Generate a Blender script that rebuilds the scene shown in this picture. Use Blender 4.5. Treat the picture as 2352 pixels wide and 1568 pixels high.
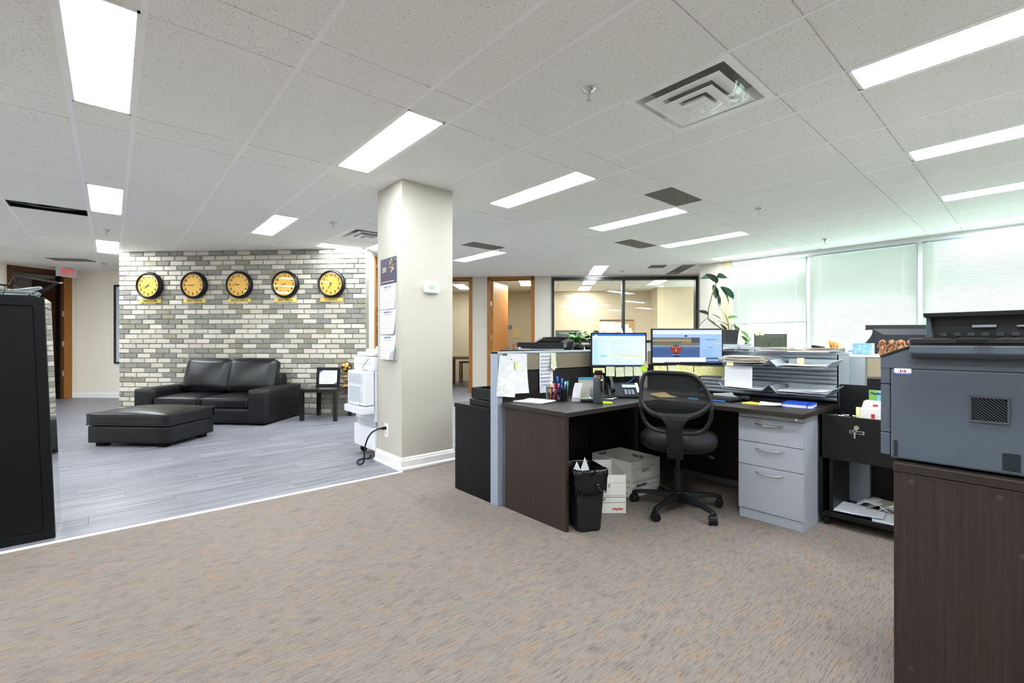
import bpy, bmesh, math, random
from mathutils import Vector, Matrix
R = random.Random(11)
sc = bpy.context.scene
for o in list(bpy.data.objects): bpy.data.objects.remove(o)
COL = sc.collection
PI = math.pi
# ------------------------------------------------------------------ camera, world, exposure
YAW = math.radians(40.92)
cam = bpy.data.cameras.new('camera'); cam.lens = 36 * 1062 / 2352; cam.sensor_width = 36; cam.clip_start = .05; cam.clip_end = 3000
co = bpy.data.objects.new('camera', cam); COL.objects.link(co)
co.location = (0, 0, 1.15); co.rotation_euler = (PI / 2, 0, -YAW); sc.camera = co
sc.view_settings.view_transform = 'Standard'; sc.view_settings.look = 'None'
sc.view_settings.exposure = 1.33; sc.view_settings.gamma = 1; sc.view_settings.use_curve_mapping = False
w = bpy.data.worlds.new('sky'); sc.world = w; w.use_nodes = True
nt = w.node_tree; bg = nt.nodes['Background']
tc = nt.nodes.new('ShaderNodeTexCoord'); sx = nt.nodes.new('ShaderNodeSeparateXYZ'); rp = nt.nodes.new('ShaderNodeValToRGB')
nt.links.new(tc.outputs['Generated'], sx.inputs[0]); nt.links.new(sx.outputs['Z'], rp.inputs[0]); nt.links.new(rp.outputs[0], bg.inputs[0])
rp.color_ramp.elements[0].position = 0; rp.color_ramp.elements[0].color = (.96, .99, 1, 1)
rp.color_ramp.elements[1].position = .7; rp.color_ramp.elements[1].color = (.80, .91, 1, 1)
SKY = 6.8
bg.inputs[1].default_value = SKY
LAMP = 17.0
sun = bpy.data.lights.new('sun', 'SUN'); sun.energy = 2.0; sun.angle = .02; sun.color = (1, .96, .88)
so = bpy.data.objects.new('sun', sun); COL.objects.link(so); so.rotation_euler = (math.radians(52), 0, math.radians(62))

# ------------------------------------------------------------------ materials
def lin(c):
    if isinstance(c, str):
        c = [int(c[i:i + 2], 16) / 255 for i in (0, 2, 4)]
        c = [x / 12.92 if x <= .04045 else ((x + .055) / 1.055) ** 2.4 for x in c]
    return (*c[:3], 1)
MT = {}
def mat(k, col, rough=.5, metal=0, spec=.5, emit=0, coat=0, bump=0, bscale=200, var=None, vscale=(1, 1, 1)):
    if k in MT: return MT[k]
    m = bpy.data.materials.new(k); m.use_nodes = True; n = m.node_tree.nodes; L = m.node_tree.links; b = n['Principled BSDF']
    b.inputs['Base Color'].default_value = lin(col); b.inputs['Roughness'].default_value = rough; b.inputs['Metallic'].default_value = metal
    b.inputs['Specular IOR Level'].default_value = spec; b.inputs['Coat Weight'].default_value = coat
    if emit: b.inputs['Emission Color'].default_value = lin(col); b.inputs['Emission Strength'].default_value = emit
    if bump or var:
        t = n.new('ShaderNodeTexCoord'); mp = n.new('ShaderNodeMapping'); mp.inputs['Scale'].default_value = vscale
        L.new(t.outputs['Object'], mp.inputs[0])
        ns = n.new('ShaderNodeTexNoise'); ns.inputs['Scale'].default_value = bscale; ns.inputs['Detail'].default_value = 4; L.new(mp.outputs[0], ns.inputs[0])
        if var:
            cr = n.new('ShaderNodeValToRGB'); cr.color_ramp.elements[0].position = .33; cr.color_ramp.elements[1].position = .67
            cr.color_ramp.elements[0].color = lin(col); cr.color_ramp.elements[1].color = lin(var)
            L.new(ns.outputs['Fac'], cr.inputs[0]); L.new(cr.outputs[0], b.inputs['Base Color'])
        if bump:
            bp = n.new('ShaderNodeBump'); bp.inputs['Strength'].default_value = bump; bp.inputs['Distance'].default_value = .002
            L.new(ns.outputs['Fac'], bp.inputs['Height']); L.new(bp.outputs[0], b.inputs['Normal'])
    MT[k] = m; return m
wall = mat('wall_paint', 'D0CBBF', .75, bump=.15, bscale=350)
wall2 = mat('wall_paint_warm', 'CDBE9F', .75, bump=.1, bscale=350)
trimw = mat('white_trim', 'F4F4F2', .35)
tbar = mat('grid_white', 'FBFBF9', .5)
plenum = mat('plenum_dark', '15150F', .9)
frost = mat('diffuser_lit', 'F3FAFF', .5, emit=LAMP)
gmetal = mat('silver_grey_metal', 'A3ABB8', .42, metal=.15, bump=.05, bscale=600)
gmetal2 = mat('light_grey_metal', 'A6AFB5', .45, metal=.1, bump=.05, bscale=600)
drawerg = mat('drawer_grey', 'A9AFBA', .38, metal=.1)
chrome = mat('chrome', 'D9D9D9', .12, metal=1)
brushed = mat('brushed_steel', 'C8C6C0', .3, metal=1)
blk = mat('black_plastic', '0B0C0E', .42, spec=.35)
blkg = mat('black_gloss', '08090B', .18)
blkm = mat('black_metal_cabinet', '04070A', .42, spec=.25, bump=.25, bscale=900); blks = mat('black_metal_polished', '0A0B0D', .24, spec=1, coat=1)
blkd = mat('dark_panel', '1C1917', .6, spec=.3)
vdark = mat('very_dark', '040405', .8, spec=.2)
leather = mat('black_leather', '0A0A0E', .33, spec=.45, bump=.35, bscale=260)
leather2 = mat('black_leather_side', '0D0C0F', .5, spec=.35, bump=.35, bscale=260)
tablem = mat('black_brown_lacquer', '1A1412', .25)
tan = mat('tan_fabric', '8F8775', .9, bump=.5, bscale=1200, var='7D7665')
tan2 = mat('cream_fabric', 'B0A68C', .9, bump=.5, bscale=1200, var='9E957C')
paper = mat('paper_white', 'EDEFF4', .7)
paperw = mat('paper_shade', 'DDDFE2', .7)
cream = mat('paper_cream', 'DCCFB0', .8)
kraft = mat('kraft', 'C9A86C', .8)
yel = mat('sticky_yellow', 'EDE9A0', .8)
yel2 = mat('sticky_pale', 'E3E6C4', .8)
neon = mat('sticky_neon', 'BBEE22', .7)
cartonw = mat('carton_white', 'EDEBE6', .75)
cartoni = mat('carton_brown', '8E6F4C', .85)
whitep = mat('white_plastic', 'E4E7EE', .4)
whitep2 = mat('white_plastic_grey', 'B9C0C8', .5)  # greyer white plastic for recess, slits, sockets, buttons and pens
copg = mat('copier_grey', '4E5864', .45, bump=.2, bscale=1500)
copd = mat('copier_dark', '0F1013', .4, bump=.2, bscale=1500)
copm = mat('copier_mid', '41464F', .5)
woodo = mat('oak_frame', 'A96E26', .35, bump=.1, bscale=30, var='8C5618', vscale=(6, 6, .5))
woodd = mat('door_brown', '5B3413', .35, var='42250C', bscale=20, vscale=(6, 6, .5))
wood2 = mat('door_oak', 'C48A4A', .4, var='B07438', bscale=20, vscale=(6, 6, .5))
gold = mat('gold_face', 'F2C25A', .6, var='E8B24A', bscale=40)
brass = mat('brass_plate', 'E3C65A', .4)
ink = mat('ink_black', '0A0A0A', .6)
inkg = mat('ink_grey', '7A7F8A', .8)
inkb = mat('ink_blue', '3156B8', .7)
inkr = mat('ink_red', 'C92A20', .7)
redlit = mat('red_lit', 'E8150C', .5, emit=.45)
copper = mat('copper', 'A87652', .35, metal=.55, bump=.2, bscale=300)
leafm = mat('leaf_green', '2F6A2B', .35)
leafd = mat('leaf_dark', '1D4A30', .3)
leafl = mat('leaf_light', '6E9B4A', .4)
stemm = mat('stem', '8C8A5A', .6)
potb = mat('pot_black', '26282B', .5)
blue = mat('blue_cover', '1546B8', .4)
blue2 = mat('pen_blue', '1F6AD8', .35)
teal = mat('teal', '2D9FB0', .5)
green = mat('marker_green', '14885F', .4)
pink = mat('pink', 'E23A6C', .45)
red = mat('red', 'D8281E', .4)
orange = mat('orange', 'E89B2C', .5)
thgrn = mat('lcd_green', '9DB59A', .3)
tissueb = mat('tissue_blue', '8CBCE8', .5, var='6AA2DC', bscale=40)
glow = mat('led', 'F8F8E0', .3)
mortar = mat('mortar', '87867B', .95, bump=.5, bscale=120)
grass = mat('far_ground_hazed', '8FA79A', .95)  # distance haze is put into this pale colour
farb = mat('far_buildings_hazed', 'B6C6CF', .9)  # paled to carry the skyline haze in the colour itself
brk = []
for i, (a, b) in enumerate([('D6D0C4', 'BDB7A8'), ('DAD4C9', 'C5BFB0'), ('CDC8BB', 'B0AB9C'), ('9C9A91', '71706A'), ('A6A49A', '7B7A72'), ('9C9A8C', '767566'), ('9C9994', '6C6A66'), ('A8A28C', '837D6A')]):
    brk.append(mat('brick_face_%d' % i, a, .9, bump=.9, bscale=55, var=b, vscale=(1, 1, 2)))

def nodes(k, rough=.5):
    m = bpy.data.materials.new(k); m.use_nodes = True; MT[k] = m
    b = m.node_tree.nodes['Principled BSDF']; b.inputs['Roughness'].default_value = rough
    return m, m.node_tree.nodes, m.node_tree.links, b
def math_n(n, L, op, a, b=None):
    x = n.new('ShaderNodeMath'); x.operation = op
    for i, v in enumerate((a, b)):
        if v is None: continue
        if isinstance(v, (int, float)): x.inputs[i].default_value = v
        else: L.new(v, x.inputs[i])
    return x.outputs[0]
def mixc(n, L, f, a, b, bt='MIX'):
    x = n.new('ShaderNodeMix'); x.data_type = 'RGBA'; x.blend_type = bt
    for s, v in ((0, f), (6, a), (7, b)):
        if isinstance(v, (int, float)): x.inputs[s].default_value = v
        elif isinstance(v, tuple): x.inputs[s].default_value = v
        else: L.new(v, x.inputs[s])
    return x.outputs[2]
def coords(n, L, sc_=(1, 1, 1), rot=(0, 0, 0), out='Object'):
    t = n.new('ShaderNodeTexCoord'); mp = n.new('ShaderNodeMapping'); mp.inputs['Scale'].default_value = sc_; mp.inputs['Rotation'].default_value = rot
    L.new(t.outputs[out], mp.inputs[0]); return mp.outputs[0]
def noise(n, L, vec, s, d=3, r=.5):
    x = n.new('ShaderNodeTexNoise'); x.inputs['Scale'].default_value = s; x.inputs['Detail'].default_value = d; x.inputs['Roughness'].default_value = r; L.new(vec, x.inputs[0]); return x.outputs['Fac']
def ramp(n, L, f, stops):
    x = n.new('ShaderNodeValToRGB'); e = x.color_ramp.elements
    while len(e) < len(stops): e.new(.5)
    for i, (p, c) in enumerate(stops): e[i].position = p; e[i].color = lin(c)
    L.new(f, x.inputs[0]); return x.outputs[0]
def bump(n, L, b, h, s=.3, d=.002):
    x = n.new('ShaderNodeBump'); x.inputs['Strength'].default_value = s; x.inputs['Distance'].default_value = d; L.new(h, x.inputs['Height']); L.new(x.outputs[0], b.inputs['Normal'])
# carpet: loop pile in short tan / grey dashes laid along X
m, n, L, b = nodes('carpet', .95); b.inputs['Specular IOR Level'].default_value = .1
bt = n.new('ShaderNodeTexBrick'); bt.inputs['Scale'].default_value = 1; bt.inputs['Brick Width'].default_value = .10; bt.inputs['Row Height'].default_value = .028; bt.inputs['Mortar Size'].default_value = 0
bt.inputs['Color1'].default_value = (0, 0, 0, 1); bt.inputs['Color2'].default_value = (1, 1, 1, 1); bt.offset = .37
L.new(coords(n, L), bt.inputs[0])
blk_f = math_n(n, L, 'ADD', math_n(n, L, 'MULTIPLY', bt.outputs[0], .26), math_n(n, L, 'MULTIPLY', noise(n, L, coords(n, L, (9, 24, 1)), 1, 4), .76))
c1 = ramp(n, L, blk_f, [(.25, '857E78'), (.45, '908A85'), (.58, '938A83'), (.72, '9A897B')])
st = noise(n, L, coords(n, L, (15, 175, 1)), 1, 4, .65)
c2 = mixc(n, L, ramp(n, L, st, [(.36, 'C4C4C4'), (.51, '000000')]), c1, lin('564B42'))
sp = noise(n, L, coords(n, L), 300, 3, .7)
c3 = mixc(n, L, .45, c2, ramp(n, L, sp, [(.35, '4A443E'), (.65, 'D2CBC2')]), 'OVERLAY')
big = noise(n, L, coords(n, L), 1.1, 3)
c4 = mixc(n, L, ramp(n, L, big, [(.42, '000000'), (.62, '666666')]), c3, lin('A8A099'), 'MULTIPLY')
L.new(mixc(n, L, .35, c3, c4), b.inputs['Base Color'])
bump(n, L, b, math_n(n, L, 'ADD', math_n(n, L, 'MULTIPLY', st, .6), sp), .8, .004)
carpetm = m
# laminate plank
m, n, L, b = nodes('grey_laminate', .38)
oi = n.new('ShaderNodeObjectInfo')
va = n.new('ShaderNodeVectorMath'); va.operation = 'ADD'; L.new(coords(n, L, (1.3, 34, 1)), va.inputs[0])
cb = n.new('ShaderNodeCombineXYZ'); L.new(math_n(n, L, 'MULTIPLY', oi.outputs['Random'], 40), cb.inputs[0]); L.new(math_n(n, L, 'MULTIPLY', oi.outputs['Random'], 17), cb.inputs[2]); L.new(cb.outputs[0], va.inputs[1])
g = noise(n, L, va.outputs[0], 1.2, 5, .65)
c1 = ramp(n, L, g, [(.34, '43434B'), (.46, '717179'), (.57, '94939A'), (.70, '7C7C84')])
c2 = mixc(n, L, math_n(n, L, 'MULTIPLY', oi.outputs['Random'], .55), c1, lin('72727A'))
L.new(c2, b.inputs['Base Color']); lamm = m
# acoustic ceiling tile: off-white with dark pin holes and short fissures
m, n, L, b = nodes('ceiling_tile', .9)
v1 = coords(n, L, (1, 1, 1))
f1 = noise(n, L, v1, 95, 2, .7); f2 = noise(n, L, coords(n, L, (1, 1, 1), (0, 0, .6)), 230, 1, .5)
msk = math_n(n, L, 'MULTIPLY', ramp(n, L, f1, [(.31, 'FFFFFF'), (.36, '000000')]), 1.0)
msk2 = math_n(n, L, 'MULTIPLY', ramp(n, L, f2, [(.29, 'FFFFFF'), (.34, '000000')]), .8)
mm = math_n(n, L, 'MAXIMUM', msk, msk2)
cc = mixc(n, L, math_n(n, L, 'MULTIPLY', mm, .8), lin('F6F5F0'), lin('6F6C62'))
L.new(cc, b.inputs['Base Color']); bump(n, L, b, f1, .35, .003); tilem = m
# wenge laminate (vertical grain)
def wenge(k, sc_, a='171210', c='382C24'):
    m, n, L, b = nodes(k, .42)
    g = noise(n, L, coords(n, L, sc_), 1, 5, .7); g2 = noise(n, L, coords(n, L, tuple(x * .12 for x in sc_)), 1, 2)
    c1 = ramp(n, L, g, [(.34, a), (.66, c)]); L.new(mixc(n, L, math_n(n, L, 'MULTIPLY', g2, .5), c1, lin('3A2E27'), 'MIX'), b.inputs['Base Color'])
    bump(n, L, b, g, .12); return m
wengv = wenge('wenge_vertical', (160, 160, 3)); wengh = wenge('wenge_top', (4, 150, 150), '0F0D0C', '221D1B')
# brick noise handled in mats ; glass
def glass(k, gl=.08, rough=.02, tint=(1, 1, 1, 1), ior=1.45, base=.0):
    m = bpy.data.materials.new(k); m.use_nodes = True; n = m.node_tree.nodes; L = m.node_tree.links; n.clear()
    o = n.new('ShaderNodeOutputMaterial'); t = n.new('ShaderNodeBsdfTransparent'); g = n.new('ShaderNodeBsdfGlossy'); f = n.new('ShaderNodeLayerWeight'); x = n.new('ShaderNodeMixShader')
    t.inputs[0].default_value = tint; g.inputs['Roughness'].default_value = rough; f.inputs[0].default_value = .5
    L.new(math_n(n, L, 'ADD', math_n(n, L, 'MULTIPLY', math_n(n, L, 'POWER', f.outputs['Facing'], 3.5), .7), .035 + base), x.inputs[0]); L.new(t.outputs[0], x.inputs[1]); L.new(g.outputs[0], x.inputs[2]); L.new(x.outputs[0], o.inputs[0]); MT[k] = m; return m
glassm = glass('window_glass'); filmm = glass('plastic_film', rough=.22, base=.03)
# blind slat: white, slightly translucent
m, n, L, b = nodes('blind_slat', .5); b.inputs['Base Color'].default_value = lin('D3D8D2')
tr = n.new('ShaderNodeBsdfTranslucent'); tr.inputs[0].default_value = lin('E6F0E8'); mx = n.new('ShaderNodeMixShader'); mx.inputs[0].default_value = .06
L.new(b.outputs[0], mx.inputs[1]); L.new(tr.outputs[0], mx.inputs[2]); L.new(mx.outputs[0], n['Material Output'].inputs[0]); slatm = m
# chair mesh: dark weave with holes
m, n, L, b = nodes('chair_mesh', .8); b.inputs['Base Color'].default_value = lin('08080A')
tp = n.new('ShaderNodeBsdfTransparent'); mx = n.new('ShaderNodeMixShader'); vz = n.new('ShaderNodeTexVoronoi'); vz.inputs['Scale'].default_value = 330; vz.inputs['Randomness'].default_value = 0
L.new(coords(n, L, (1, .01, 1), (0, .78, 0)), vz.inputs[0])
L.new(math_n(n, L, 'LESS_THAN', vz.outputs['Distance'], .36), mx.inputs[0]); L.new(b.outputs[0], mx.inputs[1]); L.new(tp.outputs[0], mx.inputs[2]); L.new(mx.outputs[0], n['Material Output'].inputs[0]); meshm = m
# printed / handwritten paper (lines of flat print)
def textpaper(k, pitch, col='EEF0F4', inkc='C2C5CC', gate=.5):
    m, n, L, b = nodes(k, .7); cx = coords(n, L); s = n.new('ShaderNodeSeparateXYZ'); L.new(cx, s.inputs[0])
    fr = math_n(n, L, 'FRACT', math_n(n, L, 'MULTIPLY', math_n(n, L, 'ADD', s.outputs[2], s.outputs[1]), 1 / pitch))
    ln = math_n(n, L, 'GREATER_THAN', fr, .6); g = noise(n, L, coords(n, L, (130, 60, 60)), 1, 1); g2 = noise(n, L, coords(n, L, (8, 14, 14)), 1, 1)
    f = math_n(n, L, 'MULTIPLY', math_n(n, L, 'MULTIPLY', ln, math_n(n, L, 'GREATER_THAN', g, .46)), math_n(n, L, 'GREATER_THAN', g2, gate))
    L.new(mixc(n, L, f, lin(col), lin(inkc)), b.inputs['Base Color']); return m
hand = textpaper('handwritten_page', .012, gate=.48); prnt = textpaper('printed_page', .008, gate=.4); noteL = textpaper('written_note', .008, 'E3E6C4', 'C0C4A4', .4); noteY = textpaper('written_note_yellow', .008, 'EBE79E', 'C4C084', .4)

# ------------------------------------------------------------------ mesh builder
def smooth3(p, it=2):
    for _ in range(it):
        q = [p[0]]
        for a, b in zip(p, p[1:]): q += [tuple(x * .75 + y * .25 for x, y in zip(a, b)), tuple(x * .25 + y * .75 for x, y in zip(a, b))]
        q.append(p[-1]); p = q
    return p
class M:
    def __init__(s): s.v = []; s.f = []; s.mi = []; s.m = 0
    def add(s, vs, fs):
        k = len(s.v); s.v += [tuple(p) for p in vs]; s.f += [tuple(i + k for i in f) for f in fs]; s.mi += [s.m] * len(fs); return s
    def mat(s, i): s.m = i; return s
    def hull(s, p):   # 8 points: bottom 4, top 4 (ccw)
        return s.add(p, [(3, 2, 1, 0), (4, 5, 6, 7), (0, 1, 5, 4), (1, 2, 6, 5), (2, 3, 7, 6), (3, 0, 4, 7)])
    def box(s, x0, x1, y0, y1, z0, z1):
        return s.hull([(x0, y0, z0), (x1, y0, z0), (x1, y1, z0), (x0, y1, z0), (x0, y0, z1), (x1, y0, z1), (x1, y1, z1), (x0, y1, z1)])
    def prism(s, poly, z0, z1, ax='z'):
        n = len(poly)
        def P(a, b, c): return {'z': (a, b, c), 'y': (a, c, b), 'x': (c, a, b)}[ax]
        return s.add([P(a, b, z0) for a, b in poly] + [P(a, b, z1) for a, b in poly], [tuple(range(n))[::-1], tuple(range(n, 2 * n))] + [(i, (i + 1) % n, n + (i + 1) % n, n + i) for i in range(n)])
    def cyl(s, p0, p1, r0, r1=None, n=16):
        r1 = r0 if r1 is None else r1; p0 = Vector(p0); p1 = Vector(p1); d = (p1 - p0).normalized(); a = d.orthogonal().normalized(); b = d.cross(a)
        vs = [p0 + (a * math.cos(2 * PI * i / n) + b * math.sin(2 * PI * i / n)) * r0 for i in range(n)] + [p1 + (a * math.cos(2 * PI * i / n) + b * math.sin(2 * PI * i / n)) * r1 for i in range(n)]
        return s.add(vs, [tuple(range(n))[::-1], tuple(range(n, 2 * n))] + [(i, (i + 1) % n, n + (i + 1) % n, n + i) for i in range(n)])
    def tube(s, pts, r, n=8, closed=False, sc=None):
        pts = [Vector(p) for p in pts]; N = len(pts); k = len(s.v); up = None; vs = []
        for i, p in enumerate(pts):
            a = pts[(i - 1) % N] if (closed or i > 0) else p; b = pts[(i + 1) % N] if (closed or i < N - 1) else p
            d = (b - a).normalized()
            if up is None: up = d.orthogonal().normalized()
            up = (up - d * up.dot(d)).normalized(); q = d.cross(up); rr = r[i] if isinstance(r, (list, tuple)) else r
            for j in range(n):
                t = 2 * PI * j / n; o = (up * math.cos(t) + q * math.sin(t)) * rr
                if sc: o = Vector((o.x * sc[0], o.y * sc[1], o.z * sc[2]))
                vs.append(p + o)
        fs = []
        for i in range(N if closed else N - 1):
            for j in range(n): fs.append((i * n + j, i * n + (j + 1) % n, ((i + 1) % N) * n + (j + 1) % n, ((i + 1) % N) * n + j))
        if not closed: fs += [tuple(range(n))[::-1], tuple((N - 1) * n + j for j in range(n))]
        return s.add(vs, fs)
    def lathe(s, prof, n=24, c=(0, 0, 0), ax='z'):
        vs = []
        for r, z in prof:
            for j in range(n):
                t = 2 * PI * j / n; x, y = r * math.cos(t), r * math.sin(t)
                vs.append((c[0] + x, c[1] + y, c[2] + z) if ax == 'z' else (c[0] + x, c[1] + z, c[2] + y))
        fs = [(i * n + j, i * n + (j + 1) % n, (i + 1) * n + (j + 1) % n, (i + 1) * n + j) for i in range(len(prof) - 1) for j in range(n)]
        if prof[0][0] > 1e-5: fs.append(tuple(range(n))[::-1])
        if prof[-1][0] > 1e-5: fs.append(tuple((len(prof) - 1) * n + j for j in range(n)))
        return s.add(vs, fs)
    def ell(s, c, r, n=12, k=8):
        return s.add([(c[0] + r[0] * math.sin(PI * i / k) * math.cos(2 * PI * j / n), c[1] + r[1] * math.sin(PI * i / k) * math.sin(2 * PI * j / n), c[2] + r[2] * math.cos(PI * i / k)) for i in range(k + 1) for j in range(n)],
                     [(i * n + j, (i + 1) * n + j, (i + 1) * n + (j + 1) % n, i * n + (j + 1) % n) for i in range(k) for j in range(n)])
    def rbox(s, c, h, r=.02, n=8, bulge=(0, 0, 0)):   # soft cushion
        for ax in range(3):
            for sg in (-1, 1):
                k = []
                for i in range(n + 1):
                    for j in range(n + 1):
                        q = [0, 0, 0]; q[ax] = sg; q[(ax + 1) % 3] = -1 + 2 * i / n; q[(ax + 2) % 3] = -1 + 2 * j / n
                        p = Vector([q[t] * h[t] for t in range(3)]); cl = Vector([max(-(h[t] - r), min(h[t] - r, p[t])) for t in range(3)])
                        d = p - cl; p2 = cl + (d.normalized() * r if d.length > 1e-9 else d)
                        for t in range(3):
                            o = [(1 - q[e] ** 2) for e in range(3) if e != t]; p2[t] += q[t] * bulge[t] * o[0] ** .7 * o[1] ** .7
                        k.append((c[0] + p2[0], c[1] + p2[1], c[2] + p2[2]))
                fs = []
                for i in range(n):
                    for j in range(n):
                        a = i * (n + 1) + j; f = (a, a + n + 1, a + n + 2, a + 1); fs.append(f if sg > 0 else f[::-1])
                s.add(k, fs)
        return s
    def sheet(s, fn, nu=6, nv=6):
        return s.add([fn(i / nu, j / nv) for i in range(nu + 1) for j in range(nv + 1)], [(i * (nv + 1) + j, (i + 1) * (nv + 1) + j, (i + 1) * (nv + 1) + j + 1, i * (nv + 1) + j + 1) for i in range(nu) for j in range(nv)])
    def mesh(s, name, mats, weld=0, smooth=False):
        me = bpy.data.meshes.new(name); me.from_pydata(s.v, [], s.f)
        for x in (mats if isinstance(mats, (list, tuple)) else [mats]): me.materials.append(x)
        for p, i in zip(me.polygons, s.mi): p.material_index = i; p.use_smooth = bool(smooth)
        if weld:
            bm = bmesh.new(); bm.from_mesh(me); bmesh.ops.remove_doubles(bm, verts=bm.verts, dist=weld); bmesh.ops.recalc_face_normals(bm, faces=bm.faces); bm.to_mesh(me); bm.free()
        return me
    def obj(s, name, mats, parent=None, bevel=0, smooth=False, weld=0, label=None, stuff=False, kind=None, solid=0):
        o = bpy.data.objects.new(name, s.mesh(name, mats, weld, smooth)); COL.objects.link(o)
        if parent is not None: o.parent = parent
        if bevel:
            x = o.modifiers.new('bevel', 'BEVEL'); x.width = bevel; x.segments = 2; x.limit_method = 'ANGLE'
        if solid:
            x = o.modifiers.new('solid', 'SOLIDIFY'); x.thickness = solid; x.offset = 0
        if label: o['label'] = label
        if stuff: o['kind'] = 'stuff'
        if kind: o['kind'] = kind
        return o
def B(*a): return M().box(*a)
def thing(name, label, cat, loc=(0, 0, 0), rz=0, group=None):
    o = bpy.data.objects.new(name, None); COL.objects.link(o); o.location = loc; o.rotation_euler = (0, 0, rz); o.empty_display_size = .1
    return tag(o, label, cat, group)
def tag(o, label, cat, group=None):
    o['label'] = label; o['category'] = cat
    if group: o['group'] = group
    return o
def dup(root, loc, rz, label, group=None):
    r = root.copy(); COL.objects.link(r); r.location = loc; r.rotation_euler = (0, 0, rz); r['label'] = label
    if group: r['group'] = group
    for ch in list(root.children):
        c = ch.copy(); COL.objects.link(c); c.parent = r
        for g in list(ch.children):
            d = g.copy(); COL.objects.link(d); d.parent = c
    return r
def text(body, size, loc, m, parent, name='lettering', rot=(PI / 2, 0, 0), align='CENTER', ext=.0006, sx=1, bold=0, spacing=1):
    cu = bpy.data.curves.new('t', 'FONT'); cu.body = body; cu.size = size; cu.align_x = align; cu.align_y = 'CENTER'; cu.extrude = ext; cu.offset = bold; cu.resolution_u = 2; cu.space_line = spacing
    t = bpy.data.objects.new('t', cu); me = bpy.data.meshes.new_from_object(t); bpy.data.objects.remove(t); bpy.data.curves.remove(cu)
    me.materials.clear(); me.materials.append(m); o = bpy.data.objects.new(name, me); COL.objects.link(o)
    o.parent = parent; o.location = loc; o.rotation_euler = rot; o.scale = (sx, 1, 1); return o
r2 = math.sqrt(2)
def d45(s, t, z=0): return ((s + t) / r2, (t - s) / r2, z)
A45 = -PI / 4; AX = -PI / 2; AV = -YAW
def struct(o): o['kind'] = 'structure'; return o
def sempty(name, loc=(0, 0, 0), rz=0):
    o = bpy.data.objects.new(name, None); COL.objects.link(o); o.location = loc; o.rotation_euler = (0, 0, rz); return struct(o)
def wallseg(name, p0, p1, th, m, z1=2.6, opens=(), z0=0):
    # wall from p0 to p1 (x along), thickness goes to +y local (left of direction)
    dx, dy = p1[0] - p0[0], p1[1] - p0[1]; ln = math.hypot(dx, dy); k = M(); x = 0
    for a, b_, c, d in sorted(opens):
        k.box(x, a, 0, th, z0, z1)
        if c > z0 + .001: k.box(a, b_, 0, th, z0, c)
        if d < z1 - .001: k.box(a, b_, 0, th, d, z1)
        x = b_
    k.box(x, ln, 0, th, z0, z1)
    o = k.obj(name, m, kind='structure'); o.location = (p0[0], p0[1], 0); o.rotation_euler = (0, 0, math.atan2(dy, dx)); return o
# ================================================================== FLOOR
fl = sempty('floor')
B(-5.6, 9.6, -5.2, 3.715, -.06, 0).obj('carpet', carpetm, fl)
B(-8, 12.5, 3.715, 16, -.06, -.008).obj('subfloor', mat('subfloor', '55555A', .8), fl)
tr_ = struct(M().prism([(0, -.004), (.036, -.004), (.036, .002), (.018, .008), (.004, .006)], -5.5, 1.94, 'x').obj('trim_1', trimw)); tr_.location = (0, 3.70, 0)
pw = .178; rest = M(); npl = 0
for r_ in range(60):
    y0 = 3.736 + r_ * pw; off = (r_ * .47) % 1.22
    x = -7.9 + off
    while x < 12:
        x1 = x + 1.22; cx, cy = x + .6, y0 + .09
        wv = .655 * cx + .7557 * cy; rv = .7557 * cx - .655 * cy
        if y0 < 8.2 and wv > 1 and abs(rv / wv) < 1.2 and npl < 170 and not (cx > 3 and cy < 6.5):
            o = B(-.6092, .6092, -.0883, .0883, -.008, 0).mesh('plank', lamm) if npl == 0 else me0
            me0 = o; p = bpy.data.objects.new('plank', me0); COL.objects.link(p); p.location = (x + .61, cy - .001, R.uniform(0, .0004)); p.parent = fl; npl += 1
        else: rest.box(x + .001, x1 - .001, y0 + .001, y0 + pw - .001, -.008, 0)
        x = x1
rest.obj('plank_rest', lamm, fl, stuff=True).name = 'planks'

# ================================================================== CEILING
XL = [-5.65, -5.345, -4.70, -4.055, -3.38, -3.07, -2.43, -1.78, -1.475, -.835, -.19, .11, .747, 1.39, 1.69, 2.335, 2.98, 3.285, 3.955, 4.60, 4.90, 5.545, 6.255, 6.545, 7.2, 7.93, 8.20, 8.5]
YL = [-5.2, -3.99, -3.68, -2.42, -2.11, -.86, -.53, .705, 1.035, 2.30, 2.605, 3.845, 4.15, 5.45, 5.76, 6.96, 7.27, 8.55, 8.86, 10.1, 10.4, 11.7, 12.0, 13.2]
ce = sempty('ceiling')
H = 2.6
def clip(poly, lim):
    out = []
    for i in range(len(poly)):
        a, b = poly[i], poly[(i + 1) % len(poly)]; da, db = lim - a[0] - a[1], lim - b[0] - b[1]
        if da >= 0: out.append(a)
        if da * db < 0: t = da / (da - db); out.append((a[0] + (b[0] - a[0]) * t, a[1] + (b[1] - a[1]) * t))
    return out
LIM = 12.5
fixt = []   # (x0,x1,y0,y1)
for i, j in [(10, 15), (10, 19), (13, 15), (20, 15), (16, 15), (7, 15)]: pass
def cell(x, y):
    return max(i for i in range(len(XL)) if XL[i] <= x + 1e-4), max(j for j in range(len(YL)) if YL[j] <= y + 1e-4)
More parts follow.
